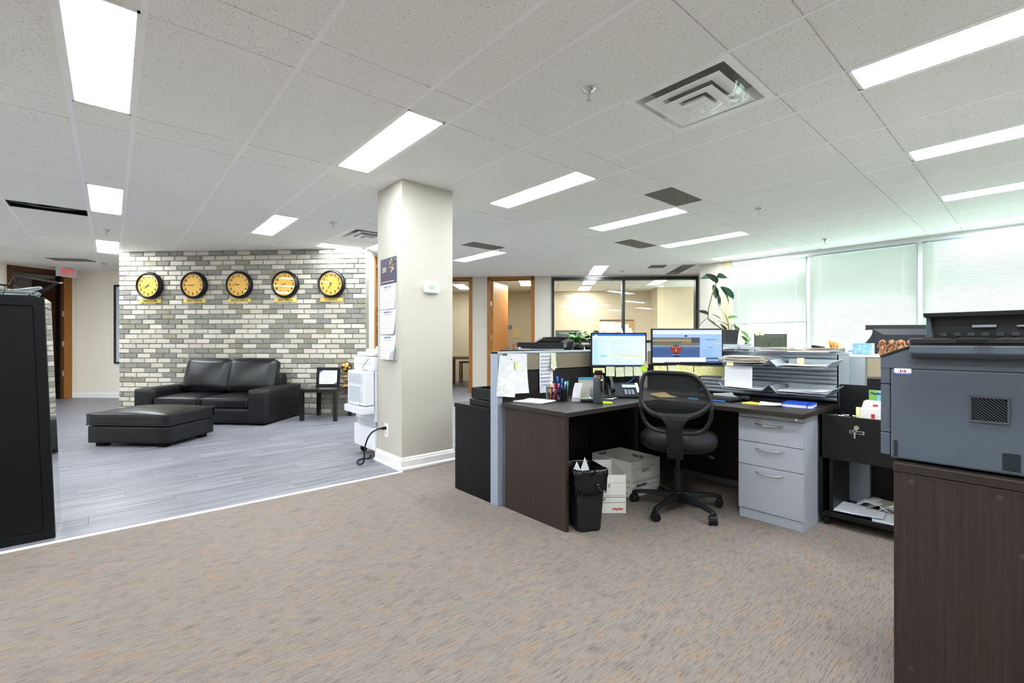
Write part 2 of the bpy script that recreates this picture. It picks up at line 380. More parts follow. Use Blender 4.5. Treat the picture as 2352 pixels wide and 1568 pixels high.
FX = [(-.1, 3), (-.1, 6), (-.1, 9), (1.5, 3), (1.5, 6), (3.1, 3), (4.7, 3), (6.3, 3), (8.0, 3), (1.5, 0), (3.1, 0), (4.7, 0), (6.3, 0), (8.0, 0), (3.1, 6), (4.7, 6), (2.5, 7.1),
      (-1.6, 3), (-1.6, 6), (-.1, 0), (-.1, -3), (1.5, -3), (3.1, -3), (4.7, -3), (6.3, -3), (-3.2, 3), (-3.2, 0), (-1.6, 9), (-3.2, 6), (-3.2, 9), (-4.9, 6)]  # entries missing from LBL are unseen panels added to light the room
fcells = {cell(*f): f for f in FX}
GR = {cell(4.2, 2.4): 'g', cell(5.8, 4.0): 'g', cell(4.2, 5.6): 'g', cell(-.5, 7.1): 'slot'}
DIF = {cell(2.5, 1.1): (2.335, 2.98, 1.035, 1.68), cell(2.5, 6): (2.335, 2.98, 5.76, 6.405)}
tiles = []
for i in range(len(XL) - 1):
    for j in range(len(YL) - 1):
        if (i, j) in fcells or (i, j) in GR: continue
        x0, x1, y0, y1 = XL[i], XL[i + 1], YL[j], YL[j + 1]
        if (i, j) in DIF: y0 = DIF[(i, j)][3]
        p = clip([(x0, y0), (x1, y0), (x1, y1), (x0, y1)], LIM)
        if len(p) < 3: continue
        cx, cy = sum(a[0] for a in p) / len(p), sum(a[1] for a in p) / len(p)
        g = []
        for a in p: g.append((a[0] - (.011 if a[0] > cx else -.011), a[1] - (.003 if a[1] > cy else -.003)))
        wv = .655 * cx + .7557 * cy; rv = .7557 * cx - .655 * cy
        vis = wv > 1.2 and abs(rv / wv) < 1.25 and not (cx + cy > 9.9 and cx > -.6 and cx < 3)
        tiles.append((0 if vis else 1, math.hypot(cx, cy), g))
tiles.sort(key=lambda t: (t[0], t[1])); rest = M(); nt_ = 0
for v_, d_, g in tiles:
    if v_ == 0 and nt_ < 285: M().prism(g, H - .001 + R.uniform(-.0008, .0008), H + .014).obj('ceiling_tile', tilem, ce); nt_ += 1
    else: rest.prism(g, H - .001, H + .014)
rest.obj('ceiling_tile_rest', tilem, ce, stuff=True).name = 'ceiling_tiles'
for x in XL[1:-1]:
    y1 = min(13.2, LIM - x); B(x - .0125, x + .0125, -5.2, y1, H - .002, H + .012).obj('grid_bar', tbar, ce)
for y in YL[1:-1]:
    x1 = min(8.5, LIM - y); B(-5.65, x1, y - .009, y + .009, H + .008, H + .016).obj('cross_bar', tbar, ce)
B(2.34, 2.975, 1.672, 1.688, H + .002, H + .012).obj('cross_bar', tbar, ce)
B(2.34, 2.975, 6.397, 6.413, H + .002, H + .012).obj('cross_bar', tbar, ce)
B(-8, 14, -5.4, 17, H + .16, H + .2).obj('slab', plenum, ce)
# corridor and office ceiling beyond, laid at 45 degrees
def c45(name, s0, s1, t0, t1, z0, z1, m, parent=ce, g=.006, **k):
    pts = [d45(s0 + g, t0 + g), d45(s1 - g, t0 + g), d45(s1 - g, t1 - g), d45(s0 + g, t1 - g)]
    return M().prism([(p[0], p[1]) for p in pts], z0, z1).obj(name, m, parent, **k)
SC = [-3.0, -2.7, -1.45, -.2, .92, 1.24, 2.0, 2.32, 2.57, 2.87, 3.5]
for i in range(len(SC) - 1):
    if i in (4,): t1 = 8.94
    for (a, b) in ((8.84, 8.955), (8.955, 10.22), (10.22, 10.3)):
        if b == 10.22 and i in (4, 8): continue
        if i == 6 and b == 10.22: c45('ceiling_tile', SC[i], SC[i + 1], 9.27, b, H, H + .014, tilem); continue
        if b - a > .5: c45('ceiling_tile', SC[i], SC[i + 1], a, b, H, H + .014, tilem)
for (a, b) in ((8.84, 8.955), (10.22, 10.3)): c45('ceiling_border', -3.0, 3.5, a, b, H, H + .014, tilem)
for s in SC[1:-1]: c45('grid_bar', s - .0125, s + .0125, 8.955, 10.3, H - .002, H + .01, tbar, g=0)
c45('grid_bar', -3, 3.5, 8.828, 8.852, H - .003, H + .01, tbar, g=0)
c45('recess_box', 2.575, 2.865, 8.96, 10.21, H + .09, H + .1, mat('recess_grey', '8F9490', .6))
for (a, b, c, d) in ((2.575, 2.59, 8.96, 10.21), (2.85, 2.865, 8.96, 10.21), (2.59, 2.85, 10.19, 10.21)): c45('recess_side', a, b, c, d, H, H + .09, mat('recess_side', 'A9ACA6', .6), g=0)
RO = mat('office_ceiling', 'E9E6DC', .9)
rest = M()
for a in range(12):
    for b in range(6):
        s0 = -3.6 + a * .655; t0 = 10.3 + b * .53
        if any(abs(s0 + .33 - q) < .33 and lo < t0 + .26 < hi for q, lo, hi in ()): continue
        rest.prism([d45(s0 + .005, t0 + .005)[:2], d45(s0 + .65, t0 + .005)[:2], d45(s0 + .65, t0 + .525)[:2], d45(s0 + .005, t0 + .525)[:2]], H, H + .01)
rest.obj('office_tiles', RO, ce, stuff=True)

# ================================================================== LIGHT FIXTURES
LBL = {(-.1, 3): 'largest lit ceiling panel, top left above the black cabinet', (-.1, 6): 'lit ceiling panel, second in the left row beside the black slot', (-.1, 9): 'small lit ceiling panel nearest the exit sign, over the brick corner',
       (1.5, 3): 'lit ceiling panel just left of the square column top', (1.5, 6): 'lit ceiling panel between the clock wall and the square column', (3.1, 3): 'lit ceiling panel nearest the right side of the square column',
       (4.7, 3): 'lit ceiling panel beside the larger perforated grille', (6.3, 3): 'lit ceiling panel right of the smaller perforated grille', (8.0, 3): 'thin lit ceiling panel along the top of the first window blind',
       (3.1, 0): 'large lit ceiling panel at upper right corner of the picture', (4.7, 0): 'lit ceiling panel, second down in the right row', (6.3, 0): 'lit ceiling panel, third down in the right row', (8.0, 0): 'lit ceiling panel at right nearest the window blinds',
       (3.1, 6): 'lit ceiling panel partly hidden just left of the column', (4.7, 6): 'lit ceiling panel just right of the column beyond a perforated grille', (2.5, 7.1): 'short lit ceiling panel over the brick wall near the last clock'}
def fixture(x0, x1, y0, y1, label, loc=None, rz=0):
    t = thing('ceiling_light', label, 'ceiling light', loc or ((x0 + x1) / 2, (y0 + y1) / 2, H), rz, 'fluorescent ceiling panels')
    hx, hy = (x1 - x0) / 2 - .010, (y1 - y0) / 2 - .008; k = M()
    for a in ((-hx, -hx + .014, -hy, hy), (hx - .014, hx, -hy, hy), (-hx, hx, -hy, -hy + .014), (-hx, hx, hy - .014, hy)): k.box(*a, -.001, .05)
    k.obj('frame', tbar, t); B(-hx + .012, hx - .012, -hy + .012, hy - .012, .006, .012).obj('diffuser', frost, t); return t
for (i, j), f in fcells.items():
    x0, x1, y0, y1 = XL[i], XL[i + 1], YL[j], YL[j + 1]
    lb = LBL.get(f, 'lit ceiling panel added out of view at %.0f, %.0f' % f)
    if f not in LBL: lb = 'fluorescent ceiling panel added out of view to light the room'  # unseen panel, added for its light
    fixture(x0, x1, y0, y1, lb)
for n_, (s0, s1, t0, t1, lb) in enumerate([(.92, 1.24, 8.955, 10.22, 'lit ceiling panel in the corridor strip before the black framed glass'), (.9, 1.24, 10.83, 11.75, 'lit ceiling panel inside the glass office, nearest the glass at left'),
                       (.9, 1.24, 12.15, 13.2, 'lit ceiling panel deepest inside the glass office'), (2.55, 2.88, 10.9, 11.95, 'lit ceiling panel inside the glass office by its window'),
                       (-.64, -.33, 10.85, 11.9, 'lit ceiling panel inside the room with the open oak door'), (-2.35, -2.02, 11.5, 12.6, 'lit ceiling panel inside the room with the wooden table')]):
    fixture(s0, s1, t0, t1, lb, d45((s0 + s1) / 2, (t0 + t1) / 2, H - (.016 if t0 > 10.3 else 0)), A45)

# grilles, slot, diffusers, sprinklers
gp = mat('grille_dark', '6D6B5E', .6, var='55534A', bscale=260)
for (cx, cy, lb) in ((4.2, 2.4, 'perforated grey ceiling grille, the largest and nearest, above the right monitor'), (5.8, 4.0, 'perforated grey ceiling grille, smaller one before the third light'), (4.2, 5.6, 'perforated grey ceiling grille just right of the column')):
    i, j = cell(cx, cy); x0, x1, y0, y1 = XL[i] + .012, XL[i + 1] - .012, YL[j] + .01, YL[j + 1] - .01
    t = thing('return_grille', lb, 'ceiling grille', ((x0 + x1) / 2, (y0 + y1) / 2, H), 0, 'perforated return air grilles'); hx, hy = (x1 - x0) / 2, (y1 - y0) / 2
    k = M(); nx, ny = int(hx * 2 / .016), int(hy * 2 / .016)
    for a in range(nx + 1): k.box(-hx + a * 2 * hx / nx - .003, -hx + a * 2 * hx / nx + .003, -hy, hy, 0, .004)
    for a in range(ny + 1): k.box(-hx, hx, -hy + a * 2 * hy / ny - .003, -hy + a * 2 * hy / ny + .003, 0, .0035)
    k.obj('perforated_face', mat('grille_metal', '8E8C80', .6), t); B(-hx, hx, -hy, hy, .02, .03).obj('backing', mat('grille_back', '2E2D28', .8), t)
i, j = cell(-.5, 7.1)
t = thing('open_ceiling_slot', 'black open ceiling slot with cables, left of the second light', 'ceiling slot', ((XL[i] + XL[i + 1]) / 2, 7.115, H))
B(-.31, .31, -.145, .145, .12, .13).obj('dark_void', vdark, t)
k = M(); [k.box(*q) for q in ((-.31, -.3, -.145, .145, .0, .12), (.3, .31, -.145, .145, 0, .12), (-.31, .31, .135, .145, 0, .12), (-.31, .31, -.145, -.135, 0, .12))]; k.obj('edge', vdark, t)
M().tube([(-.3, .03, .03), (-.1, .0, .008), (.1, -.03, .004), (.3, -.02, .03)], .006).obj('cable', mat('cable_grey', '77787A', .5), t)
M().tube([(-.3, -.02, .05), (-.05, .05, .02), (.3, .06, .05)], .005).obj('cable', MT['cable_grey'], t)
def diffuser(x, y, lb, film):
    t = thing('air_diffuser', lb, 'ceiling vent', (x, y, H)); k = M()
    for a in ((-.315, -.27, -.315, .315), (.27, .315, -.315, .315), (-.27, .27, -.315, -.27), (-.27, .27, .27, .315)): k.box(*a, -.004, .01)
    k.obj('frame', tbar, t); B(-.27, .27, -.27, .27, .07, .08).obj('dark_neck', mat('neck_grey', '98948A', .8), t)
    k = M()
    def fr(a, b, za, zb):
        k.add([(-a, -a, za), (a, -a, za), (a, a, za), (-a, a, za), (-b, -b, zb), (b, -b, zb), (b, b, zb), (-b, b, zb)], [(i, (i + 1) % 4, 4 + (i + 1) % 4, 4 + i) for i in range(4)])
    fr(.272, .235, 0, .07); k.obj('outer_cone', tbar, t, solid=.003)
    for q, (a, b, z) in enumerate(((.225, .150, -.016), (.150, .085, -.032))):
        k = M(); fr(a, b, z, z + .012); fr(b, b * .93, z + .012, z + .03); k.obj('cone_ring', tbar, t, solid=.003)
    k = M(); k.hull([(-.078, -.078, -.046), (.078, -.078, -.046), (.078, .078, -.046), (-.078, .078, -.046), (-.06, -.06, -.02), (.06, -.06, -.02), (.06, .06, -.02), (-.06, .06, -.02)]); k.obj('centre_plate', tbar, t, bevel=.004)
    if film:
        rr = random.Random(4); pts = {}
        def fn(a, b):
            x_ = -.05 + a * .30; y_ = -.27 + b * .50
            z = -.052 + .04 * (a ** 2) + rr.uniform(-.0035, .0035)
            if a > .9 or b < .08: z = -.008
            return (x_ + rr.uniform(-.006, .006), y_ + rr.uniform(-.006, .006), z)
        M().sheet(fn, 12, 16).obj('plastic_film', filmm, t, label='clear crumpled plastic film taped over it')
diffuser(2.6575, 1.3575, 'large square ceiling air diffuser wrapped in crumpled clear plastic', True)
diffuser(2.6575, 6.08, 'square ceiling air diffuser just left of the column top', False)
tv = thing('air_diffuser', 'small dark ceiling vent in the corridor before the glass office', 'ceiling vent', d45(2.16, 9.11, H), A45)
for q in range(5): B(-.15, .15, -.14 + q * .06, -.11 + q * .06, -.012, .0).obj('louvre', mat('vent_grey', '77756C', .6), tv)
B(-.155, .155, -.155, .15, .002, .01).obj('backing', vdark, tv)
tv = thing('air_diffuser', 'flat dark edged ceiling vent above the exit sign', 'ceiling vent', (-.53, 11.3, H), -.5)
for q in range(4): B(-.3, .3, -.14 + q * .075, -.10 + q * .075, -.012, .0).obj('louvre', MT['vent_grey'], tv)
B(-.31, .31, -.16, .16, .0, .01).obj('backing', vdark, tv)
def sprinkler(x, y, lb):
    t = thing('sprinkler_head', lb, 'sprinkler', (x, y, H), .4, 'ceiling sprinklers')
    M().lathe([(.001, -.002), (.042, -.002), (.042, -.006), (.03, -.016), (.014, -.02), (.012, -.03), (.001, -.03)], 20).obj('escutcheon', chrome, t, smooth=True)
    k = M(); k.tube([(-.011, 0, -.03), (-.014, 0, -.045), (-.004, 0, -.06)], .002, 6); k.tube([(.011, 0, -.03), (.014, 0, -.045), (.004, 0, -.06)], .002, 6); k.cyl((0, 0, -.03), (0, 0, -.056), .0025, n=8); k.obj('frame', brushed, t)
    k = M(); k.cyl((0, 0, -.064), (0, 0, -.061), .007, n=10)
    for q in range(10): a = q * PI / 5; k.box(0, 0, 0, 0, 0, 0) if 0 else k.tube([(.006 * math.cos(a), .006 * math.sin(a), -.0625), (.016 * math.cos(a), .016 * math.sin(a), -.066)], .0022, 4)
    k.obj('deflector', brushed, t)
for x, y, lb in ((2.075, 1.72, 'largest chrome sprinkler head, left of the plastic wrapped diffuser'), (2.042, 5.668, 'chrome sprinkler head just left of the column, above the last clock'), (-.044, 7.97, 'chrome sprinkler head between the two small left lights'),
                 (5.326, 2.043, 'chrome sprinkler head right of the perforated grille'), (7.644, 2.046, 'chrome sprinkler head above the window blinds'), (4.60, 5.58, 'chrome sprinkler head at the tip of the light beside the column'), (-.10, 11.4, 'chrome sprinkler head nearest the exit sign'), (d45(1.59, 9.64)[0], d45(1.59, 9.64)[1], 'small sprinkler head in the corridor before the glass office')):
    sprinkler(x, y, lb)

# ================================================================== WALLS
# brick feature wall (t = 7.02, s -6.88 .. -2.79)
S0, S1 = -6.885, -2.787
bw = sempty('wall_brick', d45(0, 7.02, 0), A45)     # local x = s, local y = away
B(S0, S1, .012, .14, 0, H).obj('mortar_bed', mortar, bw)
rows = 33; rh = H / 33.3; pit = .2235; bl = []
for r_ in range(rows + 1):
    z0 = H - (r_ + 1) * rh + .005; z1 = z0 + rh - .0135
    if z0 < 0: z0 = .002
    if z1 - z0 < .02: continue
    x = S0 - (pit * .5 if r_ % 2 else 0) - R.uniform(0, .05)
    while x < S1:
        L_ = pit * R.uniform(.97, 1.03); a, b = max(x, S0), min(x + L_ - .0145, S1)
        if b - a > .03: bl.append((a, b, z0, z1))
        x += L_
def brick_pts(a, b, c, d, rr):
    j = lambda q: q + rr.uniform(-.0028, .0028); p = rr.uniform(-.003, .003); e = .007
    front = [(j(a + e), p - .002, j(c + e * .6)), (j(b - e), p - .002, j(c + e * .6)), (j(b - e), p - .002, j(d - e * .6)), (j(a + e), p - .002, j(d - e * .6))]
    mid = [(a, p + .006, c), (b, p + .006, c), (b, p + .006, d), (a, p + .006, d)]; back = [(a, .016, c), (b, .016, c), (b, .016, d), (a, .016, d)]
    return front + mid + back
BF = [(0, 1, 2, 3), (4, 5, 1, 0), (5, 6, 2, 1), (6, 7, 3, 2), (7, 4, 0, 3), (8, 9, 5, 4), (9, 10, 6, 5), (10, 11, 7, 6), (11, 8, 4, 7)]
br = random.Random(5); rest = M()
bl.sort(key=lambda q: (-(q[2] > .55 or q[0] > -3.8), -q[0])); nb = 0
for (a, b, c, d) in bl:
    k = br.random(); mi = br.choice((0, 1, 2)) if k < .57 else br.choice((3, 4, 5, 6, 7, 4, 5))
    pts = brick_pts(a, b, c, d, br)
    if nb < 298: M().add(pts, BF).obj('brick', brk[mi], bw); nb += 1
    else: rest.mat(mi).add(pts, BF)
rest.obj('bricks', brk, bw, stuff=True)
def seg45(name, s0, t0, s1, t1, th=.12, m=wall, opens=(), z1=H):
    a, b = d45(s0, t0), d45(s1, t1); return wallseg(name, a, b, th, m, z1, opens)
seg45('wall_brick_return', S0, 8.84, S0, 7.16, -.0 + .1)
seg45('wall_brick_end', S1, 7.155, S1, 10.3, .12, wall, ((.24, 1.1, 0, 2.5),))
def jamb(s0, t0, s1, t1, name='door_frame', m=woodo):
    pass
# door frame in the brick end return
dfb = sempty('door_1', d45(S1, 7.155 + .24), PI / 4)    # local x = +t, local y = -s (into room behind brick)
B(-.0, .06, -.02, .14, 0, 2.55).obj('jamb', woodo, dfb, bevel=.004); B(.80, .86, -.02, .14, 0, 2.55).obj('jamb', woodo, dfb, bevel=.004); B(-.0, .86, -.02, .14, 2.49, 2.55).obj('head', woodo, dfb, bevel=.004)
# poster / dark shelf seen through that opening
t = thing('display_board', 'dark display board with blue picture, seen through doorway left of column', 'display board', d45(-3.6, 9.3, .95), PI / 4)
B(-1.2, .6, 0, .04, 0, .93).obj('board', mat('board_dark', '1B1E2A', .5), t, bevel=.004)
for q in range(4):
    B(-1.1, .5, -.006, 0, .78 - q * .11, .81 - q * .11).obj('stripe', (paperw, inkg, paperw, inkb)[q], t)
B(-1.1, .5, -.006, 0, .1, .36).obj('blue_picture', mat('poster_blue', '24407E', .5, var='8C9CC4', bscale=6), t)
# left wall beside the exit door (t = 8.84)
seg45('wall_left', -9.66, 8.84, S0 + .02, 8.84, .12, mat('wall_paint_brightened', 'F2EBDD', .75))  # wall paint lightened to make up for the dim light here
def baseboard(name, p0, p1, h=.115):
    dx, dy = p1[0] - p0[0], p1[1] - p0[1]; ln = math.hypot(dx, dy)
    k = M().prism([(0, 0), (-.016, 0), (-.016, h * .72), (-.011, h * .78), (-.011, h * .86), (-.004, h), (0, h)], 0, ln, 'x')
    # prism 'x' gives (c, a, b) -> x=c, y=a, z=b
    o = k.obj(name, trimw, kind='structure'); o.location = (p0[0], p0[1], 0); o.rotation_euler = (0, 0, math.atan2(dy, dx)); return o
baseboard('baseboard_left', d45(-9.6, 8.84), d45(S0, 8.84))
P0 = Vector((-.553, 13.04)); dv = Vector((-.845, -.535)).normalized()
Q = P0 + dv * 6.2
wallseg('wall_exit', Q, P0, .14, MT['wall_paint_brightened'], H, ((6.2 - 1.0, 6.2 - .17, 0, 2.48),))
baseboard('baseboard_exit', P0 + dv * .10, P0)
de = sempty('door_2', (P0 + dv * 1.0).to_3d(), math.atan2(-dv.y, -dv.x))     # local x along wall from far-left jamb to right
B(-.06, .03, -.02, .16, 0, 2.56).obj('jamb', woodd, de, bevel=.004); B(.80, .93, -.025, .16, 0, 2.56).obj('jamb', woodo, de, bevel=.006); B(-.06, .93, -.022, .16, 2.46, 2.56).obj('head', woodd, de, bevel=.004)
B(.74, .80, .04, .14, 0, 2.46).obj('stop', vdark, de)
B(.76, .80, .0, .9, .01, 2.42).obj('door_leaf', woodd, de)
for z in (.45, 1.05, 1.65): B(.775, .815, -.012, .004, z, z + .11).obj('hinge', brushed, de, bevel=.002)
B(.04, .76, 1.3, 1.34, 0, 2.2).obj('inner_door', woodd, de, bevel=.004)
B(-.5, 1.4, 1.34, 1.4, 0, 2.6).obj('inner_wall', mat('vestibule_wall', 'A39A98', .8), de)
B(-.5, -.45, .16, 1.4, 0, 2.6).obj('inner_wall', MT['vestibule_wall'], de); B(1.35, 1.4, .16, 1.4, 0, 2.6).obj('inner_wall', MT['vestibule_wall'], de)
# outer shell (mostly behind the viewer)
wallseg('wall_west', (-5.65, -5.2), (Q[0], Q[1]), .12, wall)
wallseg('wall_south', (8.6, -5.2), (-5.65, -5.2), .12, wall)
# door wall t = 10.3
FS = [(-2.62, -1.70), (-1.215, -.305), (.15, 3.315)]
o = seg45('wall_back', -4.2, 10.3, 3.45, 10.3, .12, wall, ((-2.62 + 4.2, -1.70 + 4.2, 0, 2.52), (-1.215 + 4.2, -.305 + 4.2, 0, 2.52), (.15 + 4.2, 3.315 + 4.2, 1.13, 2.57)))
def dframe(n, s0, s1):
    d = sempty('door_%d' % n, d45(s0, 10.3), A45); w_ = s1 - s0
    B(-.075, .005, -.02, .14, 0, 2.59).obj('jamb', woodo, d, bevel=.004); B(w_ - .005, w_ + .075, -.02, .14, 0, 2.59).obj('jamb', woodo, d, bevel=.004); B(-.075, w_ + .075, -.02, .14, 2.52, 2.59).obj('head', woodo, d, bevel=.004); return d, w_
dframe(3, -2.62, -1.70); d4, w4 = dframe(4, -1.215, -.305)
lf = B(0, .9, -.04, 0, .01, 2.5).obj('door_leaf', wood2, d4, bevel=.003); lf.location = (.02, .05, 0); lf.rotation_euler = (0, 0, math.radians(73))
M().cyl((.84, -.045, 1.0), (.84, -.09, 1.0), .022).cyl((.84, -.09, 1.0), (.74, -.09, 1.0), .012).obj('handle', brushed, lf)
for z in (.5, 1.2, 1.95): B(.002, .022, .0, .05, z, z + .1).obj('hinge', brushed, d4)
wf = sempty('window_4', d45(.15, 10.3), A45); fb = mat('black_frame', '23262A', .4); W_ = 3.165
for q in ((0, .055, 1.13, 2.57), (W_ - .055, W_, 1.13, 2.57), (1.54, 1.60, 1.13, 2.57), (0, W_, 2.50, 2.57), (0, W_, 1.13, 1.18)): B(q[0], q[1], -.02, .13, q[2], q[3]).obj('frame', fb, wf)
B(.05, 1.55, .05, .056, 1.17, 2.51).obj('pane', glassm, wf); B(1.59, W_ - .05, .05, .056, 1.17, 2.51).obj('pane', glassm, wf)
# rooms behind the door wall
seg45('wall_office_back', -4.2, 13.4, 3.02, 13.4, .12, wall2); seg45('wall_office_divider', .0, 10.42, .0, 13.4, .1, wall2); seg45('wall_room_divider', -1.45, 10.42, -1.45, 13.4, .1, wall2)
seg45('wall_room_end', -4.2, 10.3, -4.2, 13.4, .1, wall)
seg45('wall_office_pillar', 3.0, 13.4, 3.0, 12.65, -.0 + .02, wall2); seg45('wall_office_pillar', 3.0, 12.63, 4.2, 12.63, .1, wall2)
seg45('wall_corridor_end', 3.45, 10.42, 3.45, 9.18, .12, wall)
oww = seg45('wall_office_window', 4.25, 12.7, 4.25, 10.3, .12, trimw, ((.15, 1.10, 1.0, 2.45), (1.18, 2.25, 1.0, 2.45)))
seg45('wall_office_side', 4.3, 10.3, 3.4, 10.3, .1, wall2)
# window wall X = 8.5
wo = [(.25, 1.55), (1.7, 3.0)]
WY = [(2.525, 3.695), (1.165, 2.475), (-.20, 1.115), (-1.55, -.25), (-2.9, -1.6), (-4.25, -2.95)]  # last three windows are unseen, added to let in daylight
wallseg('wall_right', (8.5, 4.29), (8.5, -5.2), .16, trimw, H, [(4.29 - b, 4.29 - a, .985, 2.535) for a, b in WY])
struct(B(8.43, 8.5, 3.885, 4.29, 0, H).obj('wall_pier', wall)); struct(B(8.455, 8.5, 3.72, 3.885, 0, H).obj('wall_pier_side', wall2))  # the sun's yellow on the pier side is put into its warm paint
a0 = (8.5, 4.29); b0 = d45(3.45, 9.18); wallseg('wall_corner', b0[:2], a0, .12, wall)
struct(B(8.38, 8.5, -5.2, 3.72, .955, .985).obj('trim_2', trimw, bevel=.004))
# column
cl = struct(B(1.955, 2.495, 3.755, 4.25, 0, H).obj('column', mat('wall_paint_dimmed', 'BDB9AD', .75, bump=.15, bscale=350), bevel=.004)); bb = M(); prof = [(0, 0), (.028, 0), (.028, .018), (.018, .03), (.018, .085), (.012, .092), (.012, .102), (.004, .113), (0, .113)]  # same paint as the walls, darkened to offset strong light on the column
def ring(k, x0, x1, y0, y1, prof):
    vs = []
    for o_, z in prof: vs += [(x0 - o_, y0 - o_, z), (x1 + o_, y0 - o_, z), (x1 + o_, y1 + o_, z), (x0 - o_, y1 + o_, z)]
    k.add(vs, [(4 * i + j, 4 * i + (j + 1) % 4, 4 * i + 4 + (j + 1) % 4, 4 * i + 4 + j) for i in range(len(prof) - 1) for j in range(4)])
ring(bb, 1.955, 2.495, 3.755, 4.25, prof); struct(bb.obj('baseboard_column', trimw))
# windows + blinds
def blind(parent_loc, rz, w_, z0, z1, lb, n_, dens=.0215, cords=(.12, .88)):
    t = thing('venetian_blind', lb, 'window blind', parent_loc, rz)
    B(0, w_, -.02, .02, z1 - .03, z1).obj('head_rail', gmetal2, t, bevel=.002); B(0, w_, -.014, .014, z0, z0 + .014).obj('bottom_rail', gmetal2, t, bevel=.002)
    k = M(); z = z0 + .024; a = math.radians(54)
    while z < z1 - .035:
        dy, dz = .0125 * math.cos(a), .0125 * math.sin(a)
        k.add([(.004, -dy, z + dz), (w_ - .004, -dy, z + dz), (w_ - .004, 0, z + .002), (.004, 0, z + .002), (w_ - .004, dy, z - dz), (.004, dy, z - dz)], [(0, 1, 2, 3), (3, 2, 4, 5)]); z += dens
    k.obj('slats', slatm, t, stuff=True)
    k = M(); [k.cyl((w_ * c, -.016, z0), (w_ * c, -.016, z1 - .02), .0022, n=5) for c in cords]; k.obj('cord', trimw, t)
    M().cyl((w_ * .1, -.03, z1 - .04), (w_ * .1, -.03, z0 + (z1 - z0) * .35), .004, n=6).obj('tilt_wand', glow, t)
LB = ['half raised white venetian blind at the left window, by the rubber plant', 'full length white venetian blind in the middle window', 'white venetian blind at the right edge window behind the copier']
for q, (a, b) in enumerate(WY):
    wn = sempty('window_%d' % (q + 5), (8.5, b, 0), AX); w_ = b - a
    for f in ((0, .03, .985, 2.535), (w_ - .03, w_, .985, 2.535), (0, w_, .985, 1.015), (0, w_, 2.505, 2.535)): B(f[0], f[1], .04, .10, f[2], f[3]).obj('frame', gmetal2, wn)
    B(.02, w_ - .02, .068, .072, 1.0, 2.52).obj('pane', glassm, wn)
    lb = LB[q] if q < 3 else 'white venetian blind added out of view, raised to let in daylight, %s beyond the copier' % ('first', 'second', 'third')[q - 3]
    blind((8.465, b + .0, 0), AX, w_, 1.455 if q == 0 else (1.0 if q < 3 else 2.15), 2.53, lb, q)  # unseen blinds are drawn up so more daylight reaches the right side
for q, (a, b) in enumerate(((.15, 1.10), (1.18, 2.25))):
    tt = 12.7 - a; wn = sempty('window_%d' % (q + 20), d45(4.25, tt), -PI * .75)
    B(0, b - a, .03, .036, 1.0, 2.45).obj('pane', glassm, wn); B(0, b - a, .02, .05, 1.0, 1.03).obj('frame', gmetal2, wn)
    blind(d45(4.21, tt), -PI * .75, b - a, 1.6, 2.46, 'venetian blind deep inside the glass office, %s' % ('far one' if q == 0 else 'near one'), q)
# far outside
struct(B(12, 2500, -1500, 1500, -31, -30).obj('ground_outside', grass))
rr = random.Random(8)
for q in range(26):
    x = 500 + (q % 3) * 180; y = x * (.16 + .02 * q); h = rr.uniform(8, 26) if q % 5 else rr.uniform(34, 46); wd = rr.uniform(3, 6.5)
    t = M(); t.box(-wd / 2, wd / 2, -wd, wd, 0, h); t.box(-wd / 4, wd / 4, -wd / 2, wd / 2, h, h + 3)
    o = t.obj('far_building', farb); o.location = (x, y, -30); tag(o, 'pale hazy building on the skyline seen under the half raised blind', 'building', 'far buildings on the skyline')
# ================================================================== CLOCKS
def clock(s, lb, hh, mm_, first=None):
    t = thing('wall_clock', lb, 'clock', d45(s, 7.005, 2.045), A45, 'world time clocks on the brick wall')
    rim = [(.215, 0), (.218, -.02), (.214, -.045), (.200, -.066), (.190, -.072), (.182, -.070), (.176, -.058), (.175, -.044)]
    M().lathe([(.001, 0)] + rim, 48, ax='y').obj('case', blk, t, smooth=True)
    M().cyl((0, -.048, 0), (0, -.044, 0), .178, n=40).obj('dial', gold, t)
    for n_ in range(1, 13):
        a = n_ * PI / 6; text(str(n_), .058, (.140 * math.sin(a), -.049, .140 * math.cos(a)), ink, t, 'numeral', bold=.0014)
    def hand(ang, ln, w_, nm):
        k = M().hull([(-w_, -.053, -.02), (w_, -.053, -.02), (w_, -.051, -.02), (-w_, -.051, -.02), (-.0012, -.053, ln), (.0012, -.053, ln), (.0012, -.051, ln), (-.0012, -.051, ln)])
        o = k.obj(nm, ink, t); o.rotation_euler = (0, ang, 0)
    hand((hh + mm_ / 60) * PI / 6, .085, .0055, 'hour_hand'); hand(mm_ * PI / 30, .125, .004, 'minute_hand')
    M().add([(.177 * math.cos(q * PI / 20), -.058, .177 * math.sin(q * PI / 20)) for q in range(40)], [tuple(range(40))]).obj('glass', glassm, t)
CL = [(-6.325, 'VANCOUVER', 7, 42, 'leftmost round black clock with gold face, above the VANCOUVER plate'), (-5.573, 'WEST AFRICA', 8, 45, 'round black clock with gold face above the WEST AFRICA plate'),
      (-4.82, 'SOUTH AFRICA', 9, 44, 'middle round black clock with gold face, above the SOUTH AFRICA plate'), (-4.066, 'EAST AFRICA', 7, 43, 'round black clock with gold face above the EAST AFRICA plate'), (-3.315, 'TORONTO', 6, 53, 'rightmost round black clock with gold face, above the TORONTO plate')]
